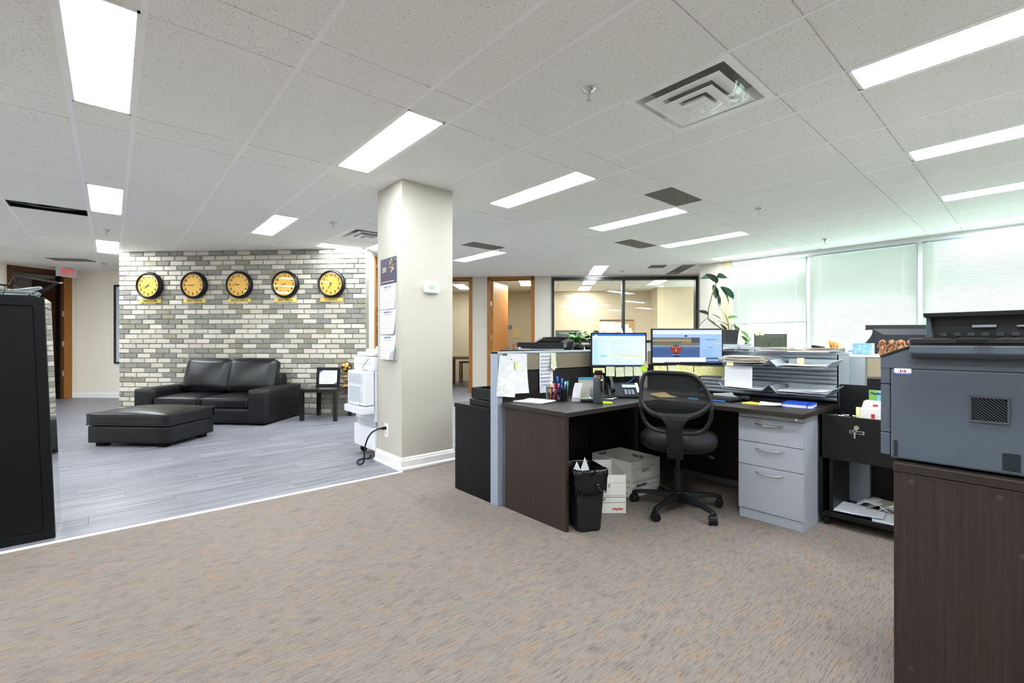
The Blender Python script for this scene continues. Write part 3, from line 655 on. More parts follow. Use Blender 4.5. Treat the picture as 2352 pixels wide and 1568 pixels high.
for s, nm, hh, m_, lb in CL:
    clock(s, lb, hh, m_)
    t = thing('name_plate', 'small brass plate reading %s under its clock' % nm, 'sign', d45(s - .01, 7.014, 1.80), A45, 'brass city plates under the clocks')
    B(-.185, .185, -.012, 0, -.029, .029).obj('plate', brass, t, bevel=.003); text(nm, .044, (0, -.0125, .001), ink, t, 'lettering', sx=.92, bold=.0011)

# ================================================================== SOFA (front at t=6.03)
t = thing('sofa', 'black leather two seat sofa with wide arms against the brick wall', 'sofa', d45(-5.70, 6.03), A45)
W_ = 1.90; aw = .245
k = M(); k.rbox((W_ / 2, .50, .13), (W_ / 2 - .012, .465, .11), .015, 4); k.obj('base', leather2, t, weld=.0005, smooth=True)
for x in (aw / 2, W_ - aw / 2): M().rbox((x, .475, .26), (aw / 2, .475, .235), .022, 8, (.002, .002, .006)).obj('armrest', leather2, t, weld=.0005, smooth=True)
M().rbox((W_ / 2, .86, .36), (W_ / 2 - aw + .02, .10, .30), .04, 6).obj('back_frame', leather2, t, weld=.0005, smooth=True)
cw = (W_ - 2 * aw) / 2
for q in range(2):
    cx = aw + cw * (q + .5)
    c_ = M().rbox((cx, .40, .305), (cw / 2 - .003, .385, .066), .03, 12, (0, .006, .03)).obj('seat_cushion', leather, t, weld=.0005, smooth=True)
    pp = []
    x0, x1, y0 = cx - cw / 2 + .012, cx + cw / 2 - .012, .012
    M().tube([(x0, y0 + .02, .352), (x0 + .03, y0, .355), (x1 - .03, y0, .355), (x1, y0 + .02, .352)], .005, 6).obj('piping', leather2, c_)
    M().tube([(x0, y0 + .01, .248), (x1, y0 + .01, .248)], .004, 6).obj('piping', leather2, c_)
    b = M().rbox((0, 0, .245), (cw / 2 + .012, .085, .245), .055, 12, (.01, .055, .02)).obj('back_cushion', leather, t, weld=.0005, smooth=True)
    b.location = (cx, .60, .40); b.rotation_euler = (math.radians(-17), 0, (-.03, .03)[q])
    for sx_ in (-.14, .15): M().tube([(sx_, -.086 - .045 * (1 - abs(z - .245) / .245) ** .6, z) for z in [.02 + .045 * i for i in range(11)]], .0018, 5).obj('seam', leather2, b)
for x in (.1, W_ - .1):
    for y in (.1, .85): B(x - .03, x + .03, y - .03, y + .03, 0, .022).obj('foot', vdark, t)
# ottoman
t = thing('ottoman', 'low black leather storage ottoman in front of the sofa', 'ottoman', d45(-5.0, 4.70), A45)
M().rbox((.475, .36, .135), (.462, .35, .095), .012, 6).obj('box_base', leather2, t, weld=.0005, smooth=True)
c_ = M().rbox((.475, .36, .297), (.475, .362, .062), .022, 14, (.0, .0, .045)).obj('cushion', leather, t, weld=.0005, smooth=True)
def loop(x0, x1, y0, y1, z, r=.02):
    p = []
    for cx, cy, a in ((x1 - r, y1 - r, 0), (x0 + r, y1 - r, 90), (x0 + r, y0 + r, 180), (x1 - r, y0 + r, 270)):
        for q in range(4): b = math.radians(a + q * 30); p.append((cx + r * math.cos(b), cy + r * math.sin(b), z))
    return p
M().tube(loop(-.001, .951, -.003, .723, .353), .005, 6, True).obj('piping', leather2, c_); M().tube(loop(-.001, .951, -.003, .723, .242), .005, 6, True).obj('piping', leather2, c_)
for x in (.12, .83):
    for y in (.09, .63): B(x - .05, x + .05, y - .04, y + .04, 0, .045).obj('foot', vdark, t)
# side table
t = thing('side_table', 'square black-brown side table beside the sofa', 'table', d45(-3.545, 6.455), A45)
B(0, .55, 0, .55, .412, .462).obj('tabletop', tablem, t, bevel=.002)
for x in (0, .50):
    for y in (0, .50): B(x, x + .05, y, y + .05, 0, .412).obj('leg', tablem, t, bevel=.002)
t = thing('certificate_frame', 'black framed certificate with blue corner standing on the side table', 'picture frame', d45(-3.475, 6.80, .4625), A45 + .08)
def frame(t, w_, h, fw_, m_, inner, lean=.12, d=.022):
    k = M()
    for q in ((0, w_, 0, fw_), (0, w_, h - fw_, h), (0, fw_, fw_, h - fw_), (w_ - fw_, w_, fw_, h - fw_)): k.box(q[0], q[1], 0, d, q[2], q[3])
    o = k.obj('frame', m_, t, bevel=.003); o.rotation_euler = (-lean, 0, 0)
    o2 = B(fw_ - .002, w_ - fw_ + .002, .010, .016, fw_ - .002, h - fw_ + .002).obj('certificate', inner, t); o2.rotation_euler = (-lean, 0, 0); return o, o2
fr_, ce_ = frame(t, .355, .295, .042, blkg, paper)
k = M().add([(.045, .0085, .25), (.045, .0085, .20), (.062, .0085, .225), (.10, .0085, .25)], [(0, 1, 2, 3)]); k.add([(.31, .0085, .045), (.31, .0085, .075), (.265, .0085, .045)], [(0, 1, 2)]); k.obj('blue_corner', inkb, ce_)
k = M()
for q, (a, b) in enumerate(((.09, .27), (.12, .24), (.08, .28), (.10, .26), (.08, .28), (.13, .22))): k.box(a, b, .0085, .0095, .20 - q * .024, .203 - q * .024)
k.obj('printed_lines', inkg, ce_, stuff=True)
t = thing('globe_trophy', 'gold and black globe on a turned pedestal, beside the framed certificate', 'globe', d45(-3.02, 6.86, .4625), A45)
M().lathe([(.075, 0), (.078, .012), (.06, .02), (.066, .03), (.035, .045), (.02, .06), (.026, .085), (.055, .098), (.058, .11), (.03, .12), (.05, .135), (.052, .15), (.03, .17), (.026, .19), (.046, .21), (.052, .225), (.0, .225)], 24).obj('pedestal', mat('brass_brown', 'B58A52', .35, metal=.4, var='3A2A1A', bscale=28, vscale=(.3, .3, 2.4)), t, smooth=True)
gl = M().ell((0, 0, .30), (.078, .078, .078), 24, 16).obj('globe', blkg, t, smooth=True)
k = M(); rr = random.Random(3)
for (la, lo, sz) in ((.5, -1.9, .42), (.25, -1.2, .35), (-.4, -1.55, .4), (-.1, -.6, .3), (.7, -1.1, .3), (.55, -2.6, .3)):
    n_ = 12; c = Vector((math.cos(la) * math.cos(lo), math.cos(la) * math.sin(lo), math.sin(la))); e1 = c.orthogonal().normalized(); e2 = c.cross(e1); vs = [c * .0795]
    for q in range(n_):
        a = 2 * PI * q / n_; p = (c + (e1 * math.cos(a) + e2 * math.sin(a)) * sz * rr.uniform(.7, 1.1)).normalized() * .0795; vs.append(p)
    k.add([(v.x, v.y, v.z + .30) for v in vs], [(0, 1 + q, 1 + (q + 1) % n_) for q in range(n_)])
k.obj('gold_continents', mat('gold_leaf', 'E2A23A', .3, metal=.5), gl)
# picture on wall_left behind brick edge
t = thing('wall_picture', 'black framed picture half hidden behind the left edge of the brick wall', 'picture frame', d45(-8.74, 8.82, .70), A45)
k = M(); [k.box(*q) for q in ((0, .9, -.03, 0, 0, .04), (0, .9, -.03, 0, 1.56, 1.6), (0, .04, -.03, 0, .04, 1.56), (.86, .9, -.03, 0, .04, 1.56))]; k.obj('frame', blkg, t, bevel=.003); B(.04, .86, -.012, -.004, .04, 1.56).obj('mat_board', mat('silver_mat', 'C4CAD6', .5), t)
# exit sign
t = thing('exit_sign', 'white exit sign with red letters hung from the ceiling by the dark doorway', 'sign', d45(-9.42, 8.30, 2.42), PI / 4 + PI)
# local x runs toward the viewer along -t, local y faces ... letters face +s side
B(-.36, 0, -.03, .03, 0, .18).obj('housing', whitep, t, bevel=.004)
for n_, (ch, x) in enumerate((('E', -.075), ('X', -.145), ('I', -.2), ('T', -.255))): text(ch, .145, (x + .0, .031, .09), redlit, t, 'red_letter', rot=(PI / 2, 0, PI), sx=.66, bold=.002)
B(-.26, -.10, -.05, .05, .172, .185).obj('ceiling_mount', gmetal, t)
# ================================================================== WHITE COPIER behind the column
t = thing('white_copier', 'tall white office copier with side paper feeder, behind the square column', 'copier', (1.93, 4.76, 0), AX)
# local x = -Y (0..), local y = +X
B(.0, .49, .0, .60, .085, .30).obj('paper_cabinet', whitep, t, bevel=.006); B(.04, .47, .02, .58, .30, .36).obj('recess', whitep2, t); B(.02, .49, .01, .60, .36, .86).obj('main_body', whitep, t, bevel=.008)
B(.06, .49, -.03, .56, .86, 1.00).obj('scanner_unit', whitep, t, bevel=.01); B(.06, .49, -.032, -.028, .925, .929).obj('seam', whitep2, t)
B(.10, .49, -.01, .5, 1.005, 1.045).obj('document_lid', whitep, t, bevel=.008); B(.17, .49, .05, .45, 1.045, 1.075).obj('feeder_tray', whitep, t, bevel=.008); B(.30, .49, .1, .4, 1.075, 1.10).obj('feeder_top', whitep, t, bevel=.006)
sf = B(.08, .495, -.10, .0, .53, .86).obj('side_feeder', whitep, t, bevel=.006)
B(.11, .41, -.104, -.098, .74, .835).obj('mesh_panel', mat('white_mesh', 'CDD3D8', .6, var='AEB6BE', bscale=500), sf); B(.13, .41, -.104, -.098, .555, .71).obj('tray_recess', MT['white_mesh'], sf)
for q in range(8): B(.43, .455, -.104, -.098, .56 + q * .013, .566 + q * .013).obj('vent_slit', whitep2, sf)
for q in range(8): B(.43, .455, -.104, -.098, .74 + q * .012, .745 + q * .012).obj('vent_slit', whitep2, sf)
tr = M().hull([(.075, -.135, .45), (.50, -.135, .45), (.50, .0, .45), (.075, .0, .45), (.075, -.135, .515), (.50, -.135, .515), (.50, 0, .525), (.075, 0, .525)]).obj('output_tray', whitep, t, bevel=.005)
for q in range(4): B(.14 + q * .06, .17 + q * .06, -.125, -.098, .51, .535).obj('tray_rib', whitep2, tr, bevel=.003)
for y in (.08, .5):
    for x in (.06, .42): M().cyl((x - .015, y, .035), (x + .015, y, .035), .035).obj('caster', blk, t)
for x in (.1, .4): B(x - .03, x + .03, .06, .52, .055, .09).obj('caster_bracket', blk, t)
M().tube(smooth3([(.44, -.035, .98), (.40, -.07, .92), (.44, -.10, .88), (.48, -.06, .87)]), .003).obj('cable', MT['cable_grey'], t)
# power cord and outlet on the column's left face
t = thing('wall_outlet', 'white power outlet plate low on the left face of the column', 'outlet', (1.955, 4.085, .255), AX)
B(0, .068, -.007, 0, 0, .125).obj('cover_plate', trimw, t, bevel=.003)
for z in (.04, .085): B(.022, .046, -.010, -.006, z - .014, z + .014).obj('socket', whitep2, t, bevel=.003)
cd = M().tube(smooth3([(1.915, 4.05, .34), (1.87, 4.055, .342), (1.80, 4.08, .30), (1.765, 4.10, .2), (1.76, 4.105, .10), (1.755, 4.11, .03), (1.74, 4.16, .010), (1.75, 4.26, .009), (1.80, 4.34, .009), (1.86, 4.36, .009), (1.90, 4.32, .010), (1.93, 4.36, .016), (1.96, 4.42, .012)]), .0075, 8)
t = thing('power_cord', 'black power cord looping from the column outlet to the white copier', 'cord', (0, 0, 0)); cd.obj('cord', blk, t, smooth=True); M().cyl((1.945, 4.05, .34), (1.90, 4.05, .34), .016, .011).obj('plug', blk, t)
# calendar
t = thing('wall_calendar', 'three month wall calendar hanging on the left face of the column', 'calendar', (1.953, 4.16, 0), AX)
B(.0, .315, -.004, -.001, .98, 1.92).obj('backing_board', paperw, t)
hd = B(0, .318, -.008, -.004, 1.685, 1.925).obj('header_picture', mat('calendar_night', '1C3350', .5, var='3C2440', bscale=5), t)
rr = random.Random(2); k = M()
for q in range(16):
    x, z, r = rr.uniform(.19, .30), rr.uniform(1.78, 1.90), rr.uniform(.006, .016); k.add([(x + r * math.cos(a * PI / 3), -.0092, z + r * 1.2 * math.sin(a * PI / 3)) for a in range(6)], [(0, 1, 2, 3, 4, 5)])
k.obj('golden_lights', mat('bokeh_gold', 'E0A860', .5), hd); B(.04, .12, -.0095, -.008, 1.835, 1.842).obj('white_line', paper, hd); B(.04, .12, -.0095, -.008, 1.818, 1.826).obj('yellow_line', yel, hd); B(.04, .12, -.0095, -.008, 1.802, 1.808).obj('white_line', paper, hd)
B(.02, .28, -.0095, -.008, 1.705, 1.709).obj('white_line', paper, hd)
MO = [('JANUARY 2025', 3, 31), ('FEBRUARY 2025', 6, 28), ('MARCH 2025', 6, 31)]
for q, (nm, st_, nd) in enumerate(MO):
    z1 = 1.675 - q * .235; pg = M().sheet(lambda a, b, z1=z1: (.002 + a * .308, -.010 - .012 * a * (1 - b) ** 2 * (1 + q), z1 - .222 + b * .222), 6, 6).obj('month_page', paper, t, solid=.002)
    text(nm, .022, (.155, -.0135, z1 - .02), inkb, pg, 'month_title')
    text('SUN  MON  TUE  WED  THU  FRI  SAT', .0085, (.155, -.014, z1 - .043), inkg, pg, 'weekday_row')
    for dd in range(1, nd + 1):
        c_ = (st_ + dd - 1) % 7; r_ = (st_ + dd - 1) // 7; r_ = min(r_, 4)
        if (st_ + dd - 1) // 7 > 4: continue
        text(str(dd), .014, (.03 + c_ * .042, -.0145 - .010 * (c_ / 6) * ((r_ + 1) / 5) ** 2 * (1 + q), z1 - .068 - r_ * .034), inkg, pg, 'date_number')
for q in range(3): M().sheet(lambda a, b: (.20 + a * (.12 - q * .01), -.022 - .012 * q - .02 * a * (1 - b), .985 + b * .12 * (1 - .6 * (1 - a))), 3, 3).obj('curled_page', paper, t, solid=.0015)
# thermostat
t = thing('thermostat', 'white digital thermostat on the right face of the column', 'thermostat', (2.174, 3.754, 1.598), 0)
M().rbox((.079, -.014, .043), (.079, .014, .043), .012, 6).obj('casing', trimw, t, weld=.0003, smooth=True); B(.042, .105, -.0295, -.027, .035, .072).obj('display', thgrn, t)
for x in (.122, .138): M().cyl((x, -.031, .053), (x, -.027, .053), .006, n=10).obj('button', whitep2, t)
for x in (.045, .062, .079, .096): B(x, x + .010, -.0305, -.027, .014, .020).obj('button', whitep2, t)
# ================================================================== LEFT FILING CABINET
SH = .033
def shear(o, k=SH):
    for v in o.data.vertices: v.co.x -= k * v.co.z
    return o
t = thing('filing_cabinet', 'tall glossy black metal filing cabinet at the left edge of the picture', 'cabinet', (-.248, 3.80, 0), 0)
shear(B(-.92, 0, .012, .40, 0, 1.406).obj('body', blkm, t, bevel=.003))
for q in ((-.92, 0, 1.355, 1.406), (-.92, 0, .0, .05)): shear(B(q[0], q[1], 0, .013, q[2], q[3]).obj('frame_rail', blkm, t, bevel=.002))
for q in ((-.045, 0), (-.92, -.875)): shear(B(q[0], q[1], 0, .013, .05, 1.355).obj('frame_post', blkm, t, bevel=.002))
shear(B(-.872, -.048, .005, .012, .053, 1.352).obj('back_panel', blkm, t, bevel=.001)); shear(B(0, .002, .014, .398, .004, 1.402).obj('side_panel', blks, t)); shear(B(.0015, .003, .03, .38, 1.345, 1.35).obj('side_seam', vdark, t))
# wire basket on it
wr = mat('wire_black', '1A1A1C', .3, metal=.6)
t = thing('wire_basket', 'black wire desk basket full of papers on top of the filing cabinet', 'basket', (-.295, 3.81, 1.409), 0)
k = M()
x0, x1, X0, X1 = -.50, -.03, -.56, .06; y0, y1, Y0, Y1 = .02, .27, .0, .30; zt = .085
k.tube([(x0, y0, .003), (x1, y0, .003), (x1, y1, .003), (x0, y1, .003)], .003, 5, True); k.obj('base_rim', wr, t)
k = M(); k.tube([(X0, Y0, .062), (-.14, Y0, .058), (-.12, Y0 + .02, .115), (X1, Y0 + .02, zt), (X1, Y1, zt + .03), (-.12, Y1, .14), (-.16, Y1, .08), (X0, Y1, .08)], .0035, 5, True); k.obj('top_rim', wr, t)
k = M()
for q in range(9): a = q / 8; k.tube([(x0 + (x1 - x0) * a * .72, y0, .003), (X0 + (X1 - X0) * a * .66, Y0, .06)], .002, 4); k.tube([(x0 + (x1 - x0) * a, y1, .003), (X0 + (X1 - X0) * a * .66, Y1, .08)], .002, 4)
for q in range(11): a = q / 10; k.tube([(x1 - .04, y0 + (y1 - y0) * a, .003), (X1 - .015, Y0 + .02 + (Y1 - Y0 - .02) * a, zt + .03 * a)], .0025, 4)
for q in range(7): k.tube([(x0 + q * .075, y0, .003), (x0 + q * .075, y1, .003)], .002, 4)
k.obj('wires', wr, t, stuff=True)
t = thing('paper_pile', 'curling white and pale green papers in the wire basket on the cabinet', 'papers', (-.295, 3.84, 1.416), 0, None)
for q in range(7):
    M().sheet(lambda a, b, q=q: (-.48 + a * .44 + q * .004, b * .2, .003 + q * .0045 + (.03 * max(0, a - .75) * 4 * (q > 3)) + .006 * math.sin(5 * a + q)), 8, 2).obj('sheet', (mat('pale_green_paper', 'B9D4C4', .8), paper)[q % 2 or q > 4], t, solid=.002)
# ================================================================== PARTITIONS + DESK
def part_post(t, x0, x1, y0, y1, z1, nm='end_post', m_=gmetal2): return B(x0, x1, y0, y1, 0, z1).obj(nm, m_, t, bevel=.002)
t = thing('cubicle_partition', 'tan fabric cubicle partition with silver end post, behind the left monitor', 'partition', (2.035, 2.50, 0), 0)
B(0, .045, 0, .082, 0, 1.077).obj('end_post', mat('post_blue_grey', '9DA7B8', .45, metal=.1), t, bevel=.002)
B(0, 1.80, -.002, .084, 1.062, 1.077).obj('top_cap', gmetal2, t, bevel=.002)
for a, b in ((.052, .995), (1.005, 1.72)): B(a, b, 0, .012, .94, 1.058).obj('fabric_tile', tan, t, bevel=.003); B(a, b, .07, .082, .5, 1.058).obj('fabric_tile', tan, t, bevel=.003)
for a, b in ((.052, .995), (1.005, 1.72)): B(a, b, 0.002, .012, .10, .932).obj('lower_panel', blkd, t, bevel=.002)
B(.046, 1.80, .012, .07, .02, 1.06).obj('core', vdark, t); B(.046, .09, .001, .01, .0, .70).obj('edge_strip', MT['post_blue_grey'], t)
B(1.72, 1.80, 0, .082, 0, 1.077).obj('corner_post', gmetal2, t, bevel=.002)
t = thing('slatted_partition', 'cubicle partition with grey slatted tool rail, carrying the letter trays', 'partition', (3.76, 2.42, 0), AX)
# local x=-Y, y=+X ; runs from Y=2.42 to .93
B(0, 1.49, .012, .07, .02, 1.06).obj('core', vdark, t); B(0, 1.49, 0, .012, .08, .71).obj('lower_panel', blkd, t); B(0, .50, .001, .012, .94, 1.06).obj('fabric_tile', tan, t); B(0, .50, .001, .012, .71, .93).obj('lower_panel', blkd, t)
B(0, 1.55, -.002, .084, 1.058, 1.073).obj('top_cap', gmetal2, t, bevel=.002); B(1.492, 1.55, 0, .082, 0, 1.06).obj('end_post', gmetal2, t, bevel=.002); B(0, 1.49, .07, .082, .08, 1.06).obj('back_panel', tan2, t)
nsl = 11; zp = (1.058 - .735) / nsl
for q in range(nsl):
    z0 = .735 + q * zp
    M().prism([(-.001, z0 + .0005), (-.008, z0 + .004), (-.016, z0 + .012), (-.017, z0 + zp - .008), (-.012, z0 + zp - .003), (-.003, z0 + zp - .0005), (0, z0 + zp - .0005), (0, z0 + .0005)], .52, 1.485, 'x').obj('slat', gmetal2, t)
t = thing('side_partition', 'light grey and cream partition behind the black rolling cart', 'partition', (3.80, .87, 0), AX)
B(0, 1.5, .0, .06, .04, 1.045).obj('core', gmetal2, t); B(0, .085, -.012, 0, .06, 1.045).obj('edge_panel', gmetal2, t, bevel=.002)
B(.095, .72, -.012, 0, .915, 1.042).obj('fabric_tile', tan2, t, bevel=.003); B(.095, .72, -.010, 0, .06, .905).obj('lower_panel', blkd, t); B(0, 1.5, -.014, .064, 1.045, 1.06).obj('top_cap', trimw, t, bevel=.002)
# L desk
t = thing('corner_desk', 'dark wenge L-shaped desk with end panel, carrying two monitors', 'desk', (0, 0, 0))
M().prism([(2.05, 1.865), (3.045, 1.865), (3.045, .925), (3.74, .925), (3.74, 2.498), (2.082, 2.498), (2.05, 2.46)], .695, .726).obj('worktop', wengh, t, bevel=.003)
B(2.066, 2.094, 1.89, 2.455, 0, .695).obj('end_panel', wengv, t, bevel=.002)
M().hull([(2.62, 1.92, .655), (2.64, 1.92, .655), (2.64, 2.48, .50), (2.62, 2.48, .50), (2.62, 1.92, .694), (2.64, 1.92, .694), (2.64, 2.48, .694), (2.62, 2.48, .694)]).obj('bracket', blk, t)
M().hull([(2.20, 1.95, .675), (2.66, 1.95, .675), (2.66, 2.0, .675), (2.2, 2.0, .675), (2.2, 1.95, .694), (2.66, 1.95, .694), (2.66, 2, .694), (2.2, 2, .694)]).obj('support_rail', blk, t)
B(3.70, 3.73, 1.0, 2.48, .05, .69).obj('modesty_panel', blkd, t); B(3.69, 3.705, 1.35, 2.45, .02, .06).obj('kick_rail', mat('kick_grey', '5C5C5C', .5), t)
# pedestal
t = thing('drawer_pedestal', 'silver grey three drawer pedestal under the right end of the desk', 'drawer unit', (3.135, 1.332, 0), AX)
B(0, .385, .018, .52, .0, .692).obj('body', drawerg, t, bevel=.002); B(.004, .381, .0, .018, .661, .690).obj('pencil_drawer', drawerg, t, bevel=.002); B(.01, .375, .010, .02, .0, .058).obj('plinth', drawerg, t)
for z0, z1 in ((.503, .657), (.353, .499), (.064, .349)):
    d_ = B(.002, .383, .0, .02, z0, z1).obj('drawer', drawerg, t, bevel=.002)
    pz = z1 - (.034 if z0 > .1 else .036)
    M().tube([(.113, .0, pz), (.118, -.012, pz + .001), (.16, -.024, pz - .003), (.195, -.027, pz - .004), (.23, -.024, pz - .003), (.262, -.012, pz + .001), (.267, 0, pz)], .0052, 8).obj('handle', brushed, d_, smooth=True)
M().lathe([(.001, -.006), (.009, -.006), (.011, -.001), (.011, .001)], 16, (.345, 0, .675), 'y').obj('lock', chrome, t)
# black lateral file and tray behind the partition
t = thing('lateral_cabinet', 'low black metal cabinet at the left end of the cubicle', 'cabinet', (2.04, 2.592, 0), 0)
B(0, .88, 0, .445, .0, .64).obj('body', blkm, t, bevel=.003); B(-.006, .89, -.0, .45, .64, .672).obj('top', blkm, t, bevel=.003)
t = thing('document_tray', 'black two tier paper tray on the low black cabinet', 'tray', (2.06, 2.60, .672), 0)
B(0, .36, 0, .27, .0, .045).obj('lower_tray', blk, t, bevel=.004); k = M(); [k.box(*q) for q in ((0.01, .35, .01, .26, .05, .06), (.01, .35, .01, .018, .06, .13), (.01, .35, .252, .26, .06, .13), (.01, .018, .01, .26, .06, .13))]; k.obj('upper_tray', blk, t, bevel=.002)
# ================================================================== MONITORS
def monitor(name_lb, loc, rz, w_, h_, zc, ui=None, stand=True, back=False, m_=blk, desk=.726):
    t = thing('monitor', name_lb, 'monitor', loc, rz); z0 = zc - loc[2]
    M().box(-w_ / 2, w_ / 2, 0, .018, z0 - h_ / 2, z0 + h_ / 2).obj('bezel', m_, t, bevel=.003)
    M().hull([(-w_ * .42, .018, z0 - h_ * .42), (w_ * .42, .018, z0 - h_ * .42), (w_ * .3, .045, z0 - h_ * .3), (-w_ * .3, .045, z0 - h_ * .3), (-w_ * .42, .018, z0 + h_ * .42), (w_ * .42, .018, z0 + h_ * .42), (w_ * .3, .045, z0 + h_ * .3), (-w_ * .3, .045, z0 + h_ * .3)]).obj('rear_housing', m_, t)
    if stand:
        B(-.04, .04, .045, .065, .01, z0).obj('stand_neck', m_, t, bevel=.003); B(-.11, .11, .005, .13, 0, .012).obj('stand_base', m_, t, bevel=.004)
    if ui:
        a = w_ - .022; b = h_ - .030; sc_ = M(); mats = []
        def mi(c, e=.62):
            k = 'screen_' + c
            if k not in MT:
                mat(k, c, .3, emit=.62); MT[k].node_tree.nodes['Principled BSDF'].inputs['Base Color'].default_value = (.01, .01, .01, 1)
            if MT[k] not in mats: mats.append(MT[k])
            return mats.index(MT[k])
        for n_, (x0, x1, y0, y1, c) in enumerate(ui):
            y = -.0006 - n_ * .00006
            if isinstance(x0, (list, tuple)): sc_.mat(mi(c)).add([(-a / 2 + p[0] * a, y, z0 - b / 2 + .004 + p[1] * b) for p in x0], [tuple(range(len(x0)))])
            else: sc_.mat(mi(c)).add([(-a / 2 + x * a, y, z0 - b / 2 + .004 + q * b) for x, q in ((x0, y0), (x1, y0), (x1, y1), (x0, y1))], [(0, 1, 2, 3)])
        sc_.obj('screen', mats, t)
    return t
rr = random.Random(21)
uiL = [(0, 1, 0, 1, 'B4CFF0'), (0, 1, .94, 1, '2060C0'), (0, 1, .86, .94, 'C8D8F0'), (0, .13, .04, .86, 'A8C8EC'), (.13, .29, .04, .86, 'BCD6F4'), (.29, 1, .04, .86, 'C2DAF4'), (0, 1, 0, .03, '2C4A78'), (.31, .96, .30, .335, 'C8DC6C'), (.14, .28, .28, .335, '88BEE8'), (.05, .09, .93, .98, 'E8F0FA')]
for q in range(22): x = .31 + rr.uniform(0, .05); uiL.append((x, x + rr.uniform(.12, .5), .80 - q * .033, .808 - q * .033, '8CA6C8') if .28 < .80 - q * .033 < .27 or not (.27 < .80 - q * .033 < .35) else (.5, .8, .313, .32, '7C8C40'))
for q in range(18): uiL.append((.14, .14 + rr.uniform(.05, .13), .82 - q * .043, .828 - q * .043, '8CA6C8')); uiL.append((.01, .01 + rr.uniform(.05, .10), .80 - q * .045, .807 - q * .045, '88A4C8'))
for q in range(24): uiL.append((.04 + q * .036, .055 + q * .036, .89, .905, '7890B4'))
mL = monitor('left computer monitor showing a pale blue mail window, behind the chair', (3.105, 2.262, .726), AV, .452, .286, 1.078, uiL)
mL_loc = Vector((3.09, 2.244))
uiR = [(0, 1, 0, 1, '7C9CCC'), (0, 1, .87, 1, 'C4D4F4'), (0, 1, .945, 1, 'B0C4EC'), (0, 1, .77, .87, '8CA8D4'), (0, .68, .17, .77, '34507C'), (0, .68, .50, .77, '5A5A50'), (0, .68, .50, .53, '8A8C7C'), (0, .68, .66, .70, '8E8A6E'), (.10, .22, .58, .64, '6E5A44'), (.42, .56, .57, .65, '7A6448'), (.05, .6, .71, .735, '6A6E66'),
       (.56, .68, .62, .77, '343A40'), (0, .68, .46, .50, '4A6890'), (.0, .68, .30, .38, '2E4A80'), (0, .77, .03, .16, 'DCE4F4'), (.46, .50, .79, .84, '202830'), (.70, 1, .17, .77, '88A8D8'), (0, 1, 0, .03, '182438'), (.77, 1, 0, .16, '3A4C6C'), (.78, .96, .055, .11, '84A0C8'),
       ([(.25, .47), (.425, .47), (.415, .36), (.385, .30), (.29, .30), (.26, .36)], 0, 0, 0, '7E241E'), (.265, .41, .46, .51, '5C2622'), (.30, .375, .51, .535, '3A2624'), (.335, .339, .53, .60, '2A2420'), ([(.29, .30), (.385, .30), (.36, .255), (.315, .255)], 0, 0, 0, '14141C'), (.285, .39, .245, .256, 'A8B4C4'),
       (.275, .30, .475, .49, 'C8A8A0'), (.31, .33, .475, .49, 'C8A8A0'), (.345, .365, .475, .49, 'C8A8A0'), (.375, .40, .475, .49, 'C8A8A0'), (.333, .341, .34, .44, 'C8C0C0'), (.30, .385, .16 + .012, .24, '1C2844'), (.76, .92, .70, .715, '24364C'), (.90, .98, .57, .61, 'B4BC6C'), (.80, .86, .46, .475, '3C5478'), (.54, .62, .115, .14, 'C8D49C'), (0, .17, .004, .028, 'D0DCF0')]
for q in range(5): uiR.append((.72, .72 + rr.uniform(.12, .2), .385 - q * .045, .392 - q * .045, '4C6890'))
for q in range(4): uiR.append((.03, .03 + rr.uniform(.2, .45), .135 - q * .025, .141 - q * .025, '7080A0'))
for q in range(9): uiR.append((.19 + q * .024, .20 + q * .024, .006, .024, ('C8D86C', '5C9CE0', 'D8E4F8', 'E07C4C')[q % 4]))
mR = monitor('larger right computer monitor showing a red ship photo on the sea', (3.465, 1.868, .726), AV, .572, .292, 1.107, uiR)
# sticky notes hanging under the screens (local to monitor plane)
def note(cx, z1, w_, h_, base, lb, m_=noteL, y=-.004, tilt=0):
    t = thing('sticky_note', lb, 'sticky note', (base[0] + cx * math.cos(AV), base[1] + cx * math.sin(AV), z1 - h_ / 2), AV, 'sticky notes')
    M().sheet(lambda a, b: (-w_ / 2 + a * w_, y - .008 * (1 - b) ** 2, -h_ / 2 + b * h_), 3, 4).obj('note', m_, t, solid=.0008).rotation_euler = (0, tilt, 0); return t
sc1 = 3.72 / 1062; cxL = 1423; bL = (3.105, 2.262)
for (a, b, y0, y1, m_, lb, tl) in ((1363, 1390, 845, 856, noteY, 'wide yellow sticky note at the left end under the left monitor', 0), (1393, 1413, 842, 864, noteL, 'pale sticky note hanging second under the left monitor', .02), (1415.5, 1434.5, 843, 865, noteL, 'pale sticky note in the middle under the left monitor', -.03),
                             (1436, 1455, 842, 864, noteL, 'pale sticky note just right of the middle under the left monitor', .02), (1457, 1476, 842, 863, noteL, 'pale sticky note under the lower right of the left monitor, beside the neon one', .03), (1473, 1486, 841, 852, neon, 'neon green sticky note at the lower right corner of the left monitor', .25), (1480, 1490, 830, 844, noteY, 'small yellow sticky note on the right edge of the left monitor', 0)):
    note(((a + b) / 2 - cxL) * sc1, 1.15 - (y0 - 784) * sc1, (b - a) * sc1, (y1 - y0) * sc1, bL, lb, m_, -.006 - (.003 if m_ == neon else 0), tl)
sc2 = 3.66 / 1062; cxR = 1580; bR = (3.465, 1.868)
